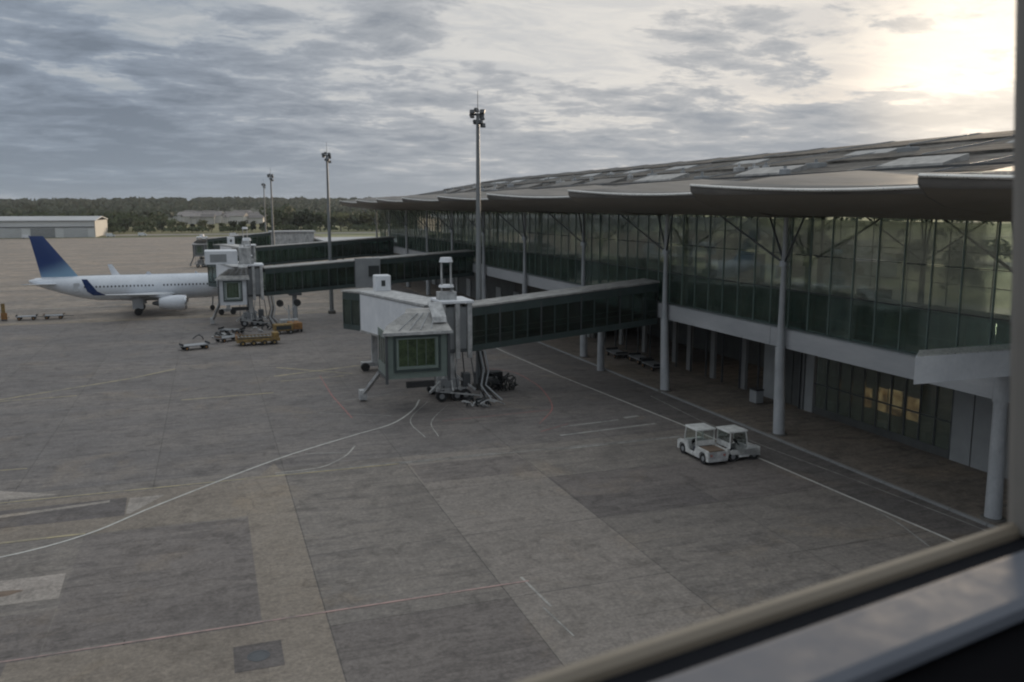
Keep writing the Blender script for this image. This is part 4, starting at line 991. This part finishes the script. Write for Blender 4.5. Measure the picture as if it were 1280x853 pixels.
def cart(loc, rz, label, col='tap_dark', Lc=3.2, load=None):
    r_ = empty('baggage_cart', loc, rz, label=label, cat='baggage cart', group='flat baggage carts on the apron')
    MB().box(-Lc / 2, Lc / 2, -.72, .72, .48, .58).build('deck', 'steel', r_)
    for x in (-Lc / 2, Lc / 2 - .08): MB().box(x, x + .08, -.72, .72, .585, .82).build('end_rail', col, r_)
    for x in (-Lc / 2 + .45, Lc / 2 - .45):
        for s_ in (-1, 1): wheel(r_, x, s_ * .55, .26, .2, s_, 'orange_paint')
        MB().box(x - .3, x + .3, -.5, .5, .36, .475).build('axle', col, r_)
    MB().bar((Lc / 2, 0, .45), (Lc / 2 + 1.3, 0, .35), .09, .07).build('tow_bar', 'steel_dark', r_)
    return r_
def loader(loc, rz, label):
    r_ = empty('cargo_loader', loc, rz, label=label, cat='cargo loader')
    MB().bbox(-2.6, 2.6, -1.0, 1.0, .45, .85, .05).build('chassis', 'yellow_paint', r_)
    MB().box(-2.5, 1.6, -.9, .9, .87, .96).build('platform', 'steel_dark', r_)
    for k in range(9): MB().cyl((-2.3 + k * .45, -.85, 1.02), (-2.3 + k * .45, .85, 1.02), .06, .06, 8).build('roller', 'steel', r_, True)
    for x in (-1.9, -.6, .7, 1.9):
        for s_ in (-1, 1): wheel(r_, x, s_ * .8, .32, .26, s_, 'yellow_paint')
    MB().bbox(1.7, 2.5, -.9, .2, .86, 1.5, .06).build('engine_box', 'yellow_paint', r_); MB().box(-2.6, -2.5, -1, 1, .86, 1.25).build('end_stop', 'orange_paint', r_)
    for s_ in (-1, 1): MB().bar((-2.4, s_ * .95, 1.05), (1.6, s_ * .95, 1.05), .06, .12).build('guide_rail', 'yellow_paint', r_)
    return r_
def gpu(loc, rz, label, col='yellow_paint'):
    r_ = empty('power_unit', loc, rz, label=label, cat='ground power unit')
    MB().bbox(-1.4, 1.1, -.75, .75, .45, 1.35, .08).build('housing', col, r_); MB().box(-1.2, .8, -.77, -.755, .65, 1.15).build('grille', 'interior_dark', r_)
    for x in (-.9, .7):
        for s_ in (-1, 1): wheel(r_, x, s_ * .6, .28, .2, s_)
    MB().bar((1.1, 0, .5), (2.3, 0, .4), .08, .08).build('tow_bar', 'steel_dark', r_); MB().cyl((-.2, .2, 1.35), (-.2, .2, 1.7), .08, .08, 8).build('exhaust', 'steel', r_, True)
    return r_
loader((5.2, 110.2, 0), R(4), 'low yellow cargo loader with rollers standing in front of the second bridge wheels')
cart((-2.2, 108.9, 0), R(20), 'empty flat cart with dark ends left of the yellow cargo loader')
cart((1.8, 114.2, 0), R(35), 'flat cart parked close behind the yellow cargo loader', 'deck_brown')
gpu((9.1, 118.6, 0), R(8), 'dirty yellow power unit right of the cargo loader under the second tunnel')
gpu((10.6, 120.2, 0), R(100), 'orange power unit standing at the right end of the yellow equipment', 'orange_paint')
cart((2.4, 121.0, 0), R(-30), 'flat cart standing below the white cab of the second bridge', 'tap_dark')
# service column with lamps hanging under bridge 2
sv_ = empty('service_stand', (10.3, 124.5, 0), label='white hydrant stand with two dark round reels below the second tunnel', cat='service stand')
MB().cyl((0, 0, 0), (0, 0, 3.2), .12, .09, 8).build('post', 'white_dirty', sv_); MB().bar((0, 0, 2.2), (-1.2, 0, 3.6), .1, .1).build('arm', 'white_dirty', sv_); MB().bar((0, 0, 2.2), (1.2, 0, 3.6), .1, .1).build('arm', 'white_dirty', sv_)
for s_ in (-1, 1): MB().cyl((s_ * 1.2, -.2, 3.5), (s_ * 1.2, .25, 3.5), .5, .5, 14).build('reel', 'rubber', sv_, True)
MB().bbox(-1.3, 1.2, -.6, .6, .3, 1.2, .06).build('pump_box', 'white_dirty', sv_)
for k in range(6): MB().cyl((-1.2 + k * .45, -.9, .3), (-1.2 + k * .45, -.65, .3), .3, .3, 10).build('wheel', 'rubber', sv_, True)
# left edge: tractor train
def small_tractor(loc, rz, label):
    r_ = empty('baggage_tractor', loc, rz, label=label, cat='baggage tractor')
    MB().bbox(-1.4, 1.3, -.65, .65, .35, .95, .08).build('body', 'orange_paint', r_); MB().bbox(.3, 1.25, -.6, .6, .96, 1.15, .06).build('hood', 'orange_paint', r_)
    MB().bbox(-.9, -.4, -.4, .4, .96, 1.5, .05).build('seat', 'seat_dark', r_)
    for x in (-1.3, .2):
        for s_ in (-1, 1): MB().bar((x, s_ * .6, .9), (x, s_ * .6, 2.1), .06, .06).build('canopy_post', 'yellow_paint', r_)
    MB().bbox(-1.4, .35, -.66, .66, 2.1, 2.2, .04).build('canopy', 'white_dirty', r_)
    for x in (-.95, .9):
        for s_ in (-1, 1): wheel(r_, x, s_ * .5, .34, .24, s_)
    return r_
small_tractor((-33.6, 146.4, 0), R(6), 'orange baggage tractor with pale canopy cut by the left edge')
bc = empty('barrier_sign', (-29.6, 146.2, 0), label='upright yellow and orange board standing between carts and tractor at far left', cat='board')
MB().box(-.35, .35, -.3, .3, 0, .2).build('foot', 'steel_dark', bc); MB().bbox(-.4, .4, -.22, .22, .2, 1.2, .04).build('lower_board', 'orange_paint', bc); MB().bbox(-.3, .2, -.15, .15, 1.2, 2.6, .04).build('upper_board', 'yellow_paint', bc)
cart((-26.6, 146.3, 0), R(2), 'dark flat cart just right of the upright yellow board', 'tap_dark', 2.8); cart((-22.9, 146.4, 0), R(2), 'dark flat cart at the right end of the row near the tail fin', 'deck_brown', 2.8)
cart((-31.7, 147.2, 0), R(5), 'flat cart coupled behind the orange tractor at the left edge', 'white_dirty', 2.6)
# carts under the building
for i, (x, y) in enumerate(((43.5, 78.5), (44.0, 82.5), (43.2, 86.6))):
    cart((x, y, .12), R(85), ('dark flat cart on the walkway nearest the terminal column', 'second dark cart parked on the walkway under the hall', 'third dark cart on the walkway under the hall, farthest in')[i], 'tap_dark')
bn = empty('waste_bin', (44.2, 61.5, .12), label='grey waste bin against the wall under the terminal slab', cat='bin'); MB().bbox(-.4, .4, -.5, .5, .1, 1.2, .06).build('body', 'grey_panel', bn); MB().bbox(-.43, .43, -.53, .53, 1.2, 1.3, .03).build('lid', 'tap_dark', bn)
# small vans far off
def van(loc, rz, label):
    r_ = empty('parked_van', loc, rz, label=label, cat='van', group='small vehicles far across the apron')
    MB().prism([(-2.3, .4), (-2.3, 2.1), (1.0, 2.1), (1.6, 1.35), (2.3, 1.2), (2.4, .4)], -.9, .9).build('body', 'white_panel', r_)
    MB().prism([(1.05, 2.0), (1.55, 1.4), (1.2, 1.4), (.9, 2.0)], -.92, .92).build('windscreen', 'cockpit_glass', r_)
    for x in (-1.4, 1.5):
        for s_ in (-1, 1): wheel(r_, x, s_ * .72, .33, .2, s_)
for i, (x, y, a) in enumerate(((-52, 536, 10), (-3, 500, 80), (-36, 545, 0), (-92, 524, 5), (14, 520, 20))):
    van((x, y, 0), R(a), ('white van beside the end of the pale hangar', 'white van in the distance above the first dark bridge', 'white van on the grass edge right of the hangar', 'white van in front of the long hangar doors', 'white van far behind the third mast')[i])

# ================================================================== HANGAR
HG = empty('hangar', (-120, 560, 0), label='long low pale hangar across the apron at the far left', cat='hangar')
HI = Matrix.Translation((120, -560, 0))
def hb(m_, n_, mt): return m_.xform(HI).build(n_, mt, HG)
hb(MB().box(-300, -60, 536, 600, 0, 9.0), 'wall', 'hangar_wall'); hb(MB().box(-59.95, -59.6, 535.8, 600.2, 0, 9.2), 'end_wall', 'hangar_sun_tint')
hb(MB().prism([(535.2, 9.05), (568, 11.0), (601, 9.05), (601, 9.5), (568, 11.5), (535.2, 9.5)], -301, -59, 'x'), 'roof', 'hangar_roof')
for k in range(14): hb(MB().box(-290 + k * 16.5, -278 + k * 16.5, 535.7, 535.95, 0, 5.2), 'hangar_door', 'hangar_door' if k % 3 else 'grey_panel')
hb(MB().box(-300, -60, 535.6, 535.9, 5.6, 6.0), 'band', 'steel_dark')

# ================================================================== TREES AND TOWN
def crown_mesh(name, mat, seed, w_=5.0, h0=2.2, h1=11., n=420, s=.62):
    q = random.Random(seed); m_ = MB()
    blobs = [(q.uniform(-.5, .5) * w_, q.uniform(-.5, .5) * w_, q.uniform(h0 + 1.6, h1 - 1.6), q.uniform(.34, .62) * w_ * .8) for _ in range(9)]
    for _ in range(n):
        bx, by, bz, br = q.choice(blobs); v = Vector((q.gauss(0, 1), q.gauss(0, 1), q.gauss(0, 1))).normalized() * br * q.uniform(.72, 1.05)
        c_ = Vector((bx + v.x, by + v.y, max(h0 * .6, bz + v.z * .8))); a = Vector((q.gauss(0, 1), q.gauss(0, 1), q.gauss(0, 1))).normalized(); b = a.orthogonal().normalized(); k = s * q.uniform(.6, 1.5)
        m_.add([c_ + a * k, c_ + b * k, c_ - a * k * .8, c_ - b * k], [(0, 1, 2), (0, 2, 3)])
    me = bpy.data.meshes.new(name); me.from_pydata(m_.v, [], m_.f); me.materials.append(M[mat]); return me
crowns = [crown_mesh('crown', ('leaf_a', 'leaf_b', 'leaf_c', 'leaf_a')[k], 20 + k, 5 + k * .8, 2, 9.5 + k * .9) for k in range(4)]
trunk = MB().cyl((0, 0, 0), (.2, .1, 5.5), .35, .16, 7)
for a in range(4): trunk.cyl((.15, .08, 3.2), (math.cos(a * 1.6) * 2.2, math.sin(a * 1.6) * 2.2, 6.8), .14, .05, 5)
trunk_me = trunk.mesh('trunk', 'bark')
q = random.Random(11); NTREE = 0
def tree(x, y, s, lab, grp):
    r_ = empty('broadleaf_tree', (x, y, 0), q.uniform(0, 6.28), label=lab, cat='tree', group=grp); r_.scale = (s, s, s * q.uniform(.85, 1.15))
    for nm, me in (('trunk', trunk_me), ('crown', q.choice(crowns))):
        o = bpy.data.objects.new(nm, me); C.objects.link(o); o.parent = r_
x = -330
while x < 330:
    y = 610 + q.uniform(-8, 14)
    az = math.degrees(math.atan2(x, y))
    s_ = .85 + .12 * math.sin(x * .021)
    if x >= 38: s_ = 1.25 + .2 * math.sin(x * .05)
    if -24 < x < 38: s_ = .62
    tree(x, y, s_ * q.uniform(.85, 1.15), 'dark broadleaf tree in the front row of the wood beyond the apron', 'front row of trees beyond the apron'); x += q.uniform(5.5, 8)
for (px, py, s_) in ((113, 520, 2.0),): tree(px, py, s_, 'single tall tree top showing above the far end of the terminal roof', None)
# far wood: one mass
def wood(name, spots, mat, seed, blades, size, w_, h_, label, hf=None):
    q2 = random.Random(seed); vs = []; fs = []
    for (x, y, zb) in spots:
        hh = h_ * q2.uniform(.75, 1.2); ww = w_ * q2.uniform(.8, 1.2)
        for _ in range(blades):
            th = q2.uniform(0, 6.283); r_ = ww * math.sqrt(q2.random()); zz = hh * (.25 + .75 * math.sqrt(max(0, 1 - (r_ / ww) ** 2)) * q2.uniform(.45, 1))
            c_ = Vector((x + math.cos(th) * r_, y + math.sin(th) * r_, zb + zz)); a = Vector((q2.gauss(0, 1), q2.gauss(0, .6), q2.gauss(0, 1))).normalized() * size * q2.uniform(.6, 1.3); b = a.orthogonal().normalized() * size * q2.uniform(.6, 1.2)
            i0 = len(vs); vs += [c_ + a, c_ + b, c_ - a, c_ - b]; fs.append((i0, i0 + 1, i0 + 2, i0 + 3))
    me = bpy.data.meshes.new(name); me.from_pydata(vs, [], fs); me.materials.append(M[mat]); o = bpy.data.objects.new(name, me); C.objects.link(o); tag(o, label, 'trees', kind='stuff'); return o
def hillz(x, y): 
    t = max(0, min(1, (y - 1150) / 1100)); return 23 * t * t * (3 - 2 * t) + 4 * math.sin(x * .0031 + 1) * t - 5 * t * max(0, min(1, (-x - 100) / 600))
hv = []; hf = []; NX, NY = 60, 22
for j in range(NY + 1):
    for i in range(NX + 1):
        x = -1800 + i * 60; y = 1050 + j * 90; hv.append((x, y, hillz(x, y) - .04))
for j in range(NY):
    for i in range(NX): a = j * (NX + 1) + i; hf.append((a, a + 1, a + NX + 2, a + NX + 1))
tag(MB().add(hv, hf).build('hills', 'hill_soil', smooth=True), kind='structure')
q3 = random.Random(4); spots = []
for _ in range(900):
    x = q3.uniform(-360, 420); y = q3.uniform(622, 760)
    if -26 < x * 610 / y < 40: continue
    spots.append((x, y, 0))
wood('hedge', [(q3.uniform(-300, 330), q3.uniform(596, 606), 0) for _ in range(170)], 'leaf_a', 8, 60, .8, 3.6, 4.6, 'low continuous dark hedge in front of the wood beyond the apron')
wood('near_wood', spots, 'leaf_a', 1, 44, 1.25, 5.0, 11.5, 'dense green wood behind the front row of trees')
spots = []
for _ in range(2600):
    x = q3.uniform(-1250, 900); y = 1000 + 1150 * q3.random() ** .8
    if -.035 < x / y < .066 and y < 1420: continue
    spots.append((x, y, max(0, hillz(x, y))))
wood('far_wood', spots, 'leaf_b', 2, 34, 3.0, 12, 13, 'far dark wood covering the low hills on the horizon')
# houses of the far town
hw = MB().box(-5, 5, -4, 4, 0, 5.5).mesh('wall', 'render_pale'); hr = MB().prism([(-4.6, 5.5), (0, 8.2), (4.6, 5.5)], -5.4, 5.4, 'x').mesh('roof', 'tile_roof')
hwin = MB(); 
for xx in (-3, 0, 3): hwin.box(xx - .6, xx + .6, -4.05, -3.98, 1.2, 2.5); hwin.box(xx - .6, xx + .6, -4.05, -3.98, 3.6, 4.7)
hwm = hwin.mesh('window', 'cockpit_glass')
for k in range(56):
    y = q3.uniform(900, 1380); x = y * q3.uniform(-.028, .060)
    r_ = empty('town_house', (x, y, 0), q3.uniform(-.5, .5), label='small pale house in the town between the two woods', cat='house', group='small pale houses of the far town'); r_.scale = (1.5, 1.3, q3.uniform(.9, 1.5))
    for nm, me in (('wall', hw), ('roof', hr)):
        o = bpy.data.objects.new(nm, me); C.objects.link(o); o.parent = r_
# landside: bushes, road, car park strip seen through the hall
sheet_l = mb().add([(118, 40, .06), (126, 40, .06), (126, 900, .06), (118, 900, .06)], [(0, 1, 2, 3)]).build('landside_road', 'far_tar'); tag(sheet_l, kind='structure')
for (pts, wd) in (([(95, 60), (150, 190), (150, 900)], 9), ([(190, 100), (260, 330), (420, 700)], 12), ([(100, 300), (330, 330), (700, 290)], 8), ([(120, 470), (600, 520)], 14)):
    o_ = line(pts, wd, 'far_tar', .6, parent=None); o_.name = 'landside_road'; tag(o_, kind='structure'); o_.location.z = 0
    for v_ in o_.data.vertices:
        x_, y_ = v_.co.x, v_.co.y; v_.co.z = .12 + (0 if x_ < 150 else 5.5 * (1 - math.cos(min(1, (x_ - 150) / 500) * math.pi)) * .5 * (1 + .25 * math.sin(y_ * .012)) + .35)
for (x, y) in ((150, 170), (210, 240), (176, 330), (300, 420), (240, 520), (132, 410)):
    sh_ = empty('landside_shed', (x, y, 0), .3, label='low pale shed on the fields seen through the hall glass', cat='shed', group='sheds on the landside fields')
    MB().box(-9, 9, -5, 5, 0, 4).build('wall', 'render_pale', sh_); MB().prism([(-5.4, 4.02), (0, 5.6), (5.4, 4.02)], -9.4, 9.4, 'x').build('roof', 'tile_roof', sh_)
spots = [(q3.uniform(112, 240), q3.uniform(110, 420), 0.2) for _ in range(90)] + [(q3.uniform(130, 420), q3.uniform(150, 800), 0.5) for _ in range(60)] + [(q3.uniform(400, 700), q3.uniform(300, 1100), 5) for _ in range(380)]
wood('landside_trees', spots, 'leaf_a', 6, 60, .9, 3.2, 6.5, 'scattered bushes and trees on the landside fields seen through the hall glass')
# air
hm = bpy.data.materials.new('haze_air'); hm.use_nodes = True; ht = NT(hm.node_tree); ht.n.clear()
ho = ht.new('ShaderNodeOutputMaterial'); hv_ = ht.new('ShaderNodeVolumePrincipled'); hv_.inputs['Color'].default_value = (.86, .90, .95, 1); hv_.inputs['Density'].default_value = .00007
ht.l.new(hv_.outputs[0], ho.inputs['Volume']); MATS['haze_air'] = hm
tag(MB().box(-4100, 4100, -700, 4600, -1.2, 60).build('haze', 'haze_air'), kind='stuff')
print('objects', len(bpy.data.objects))
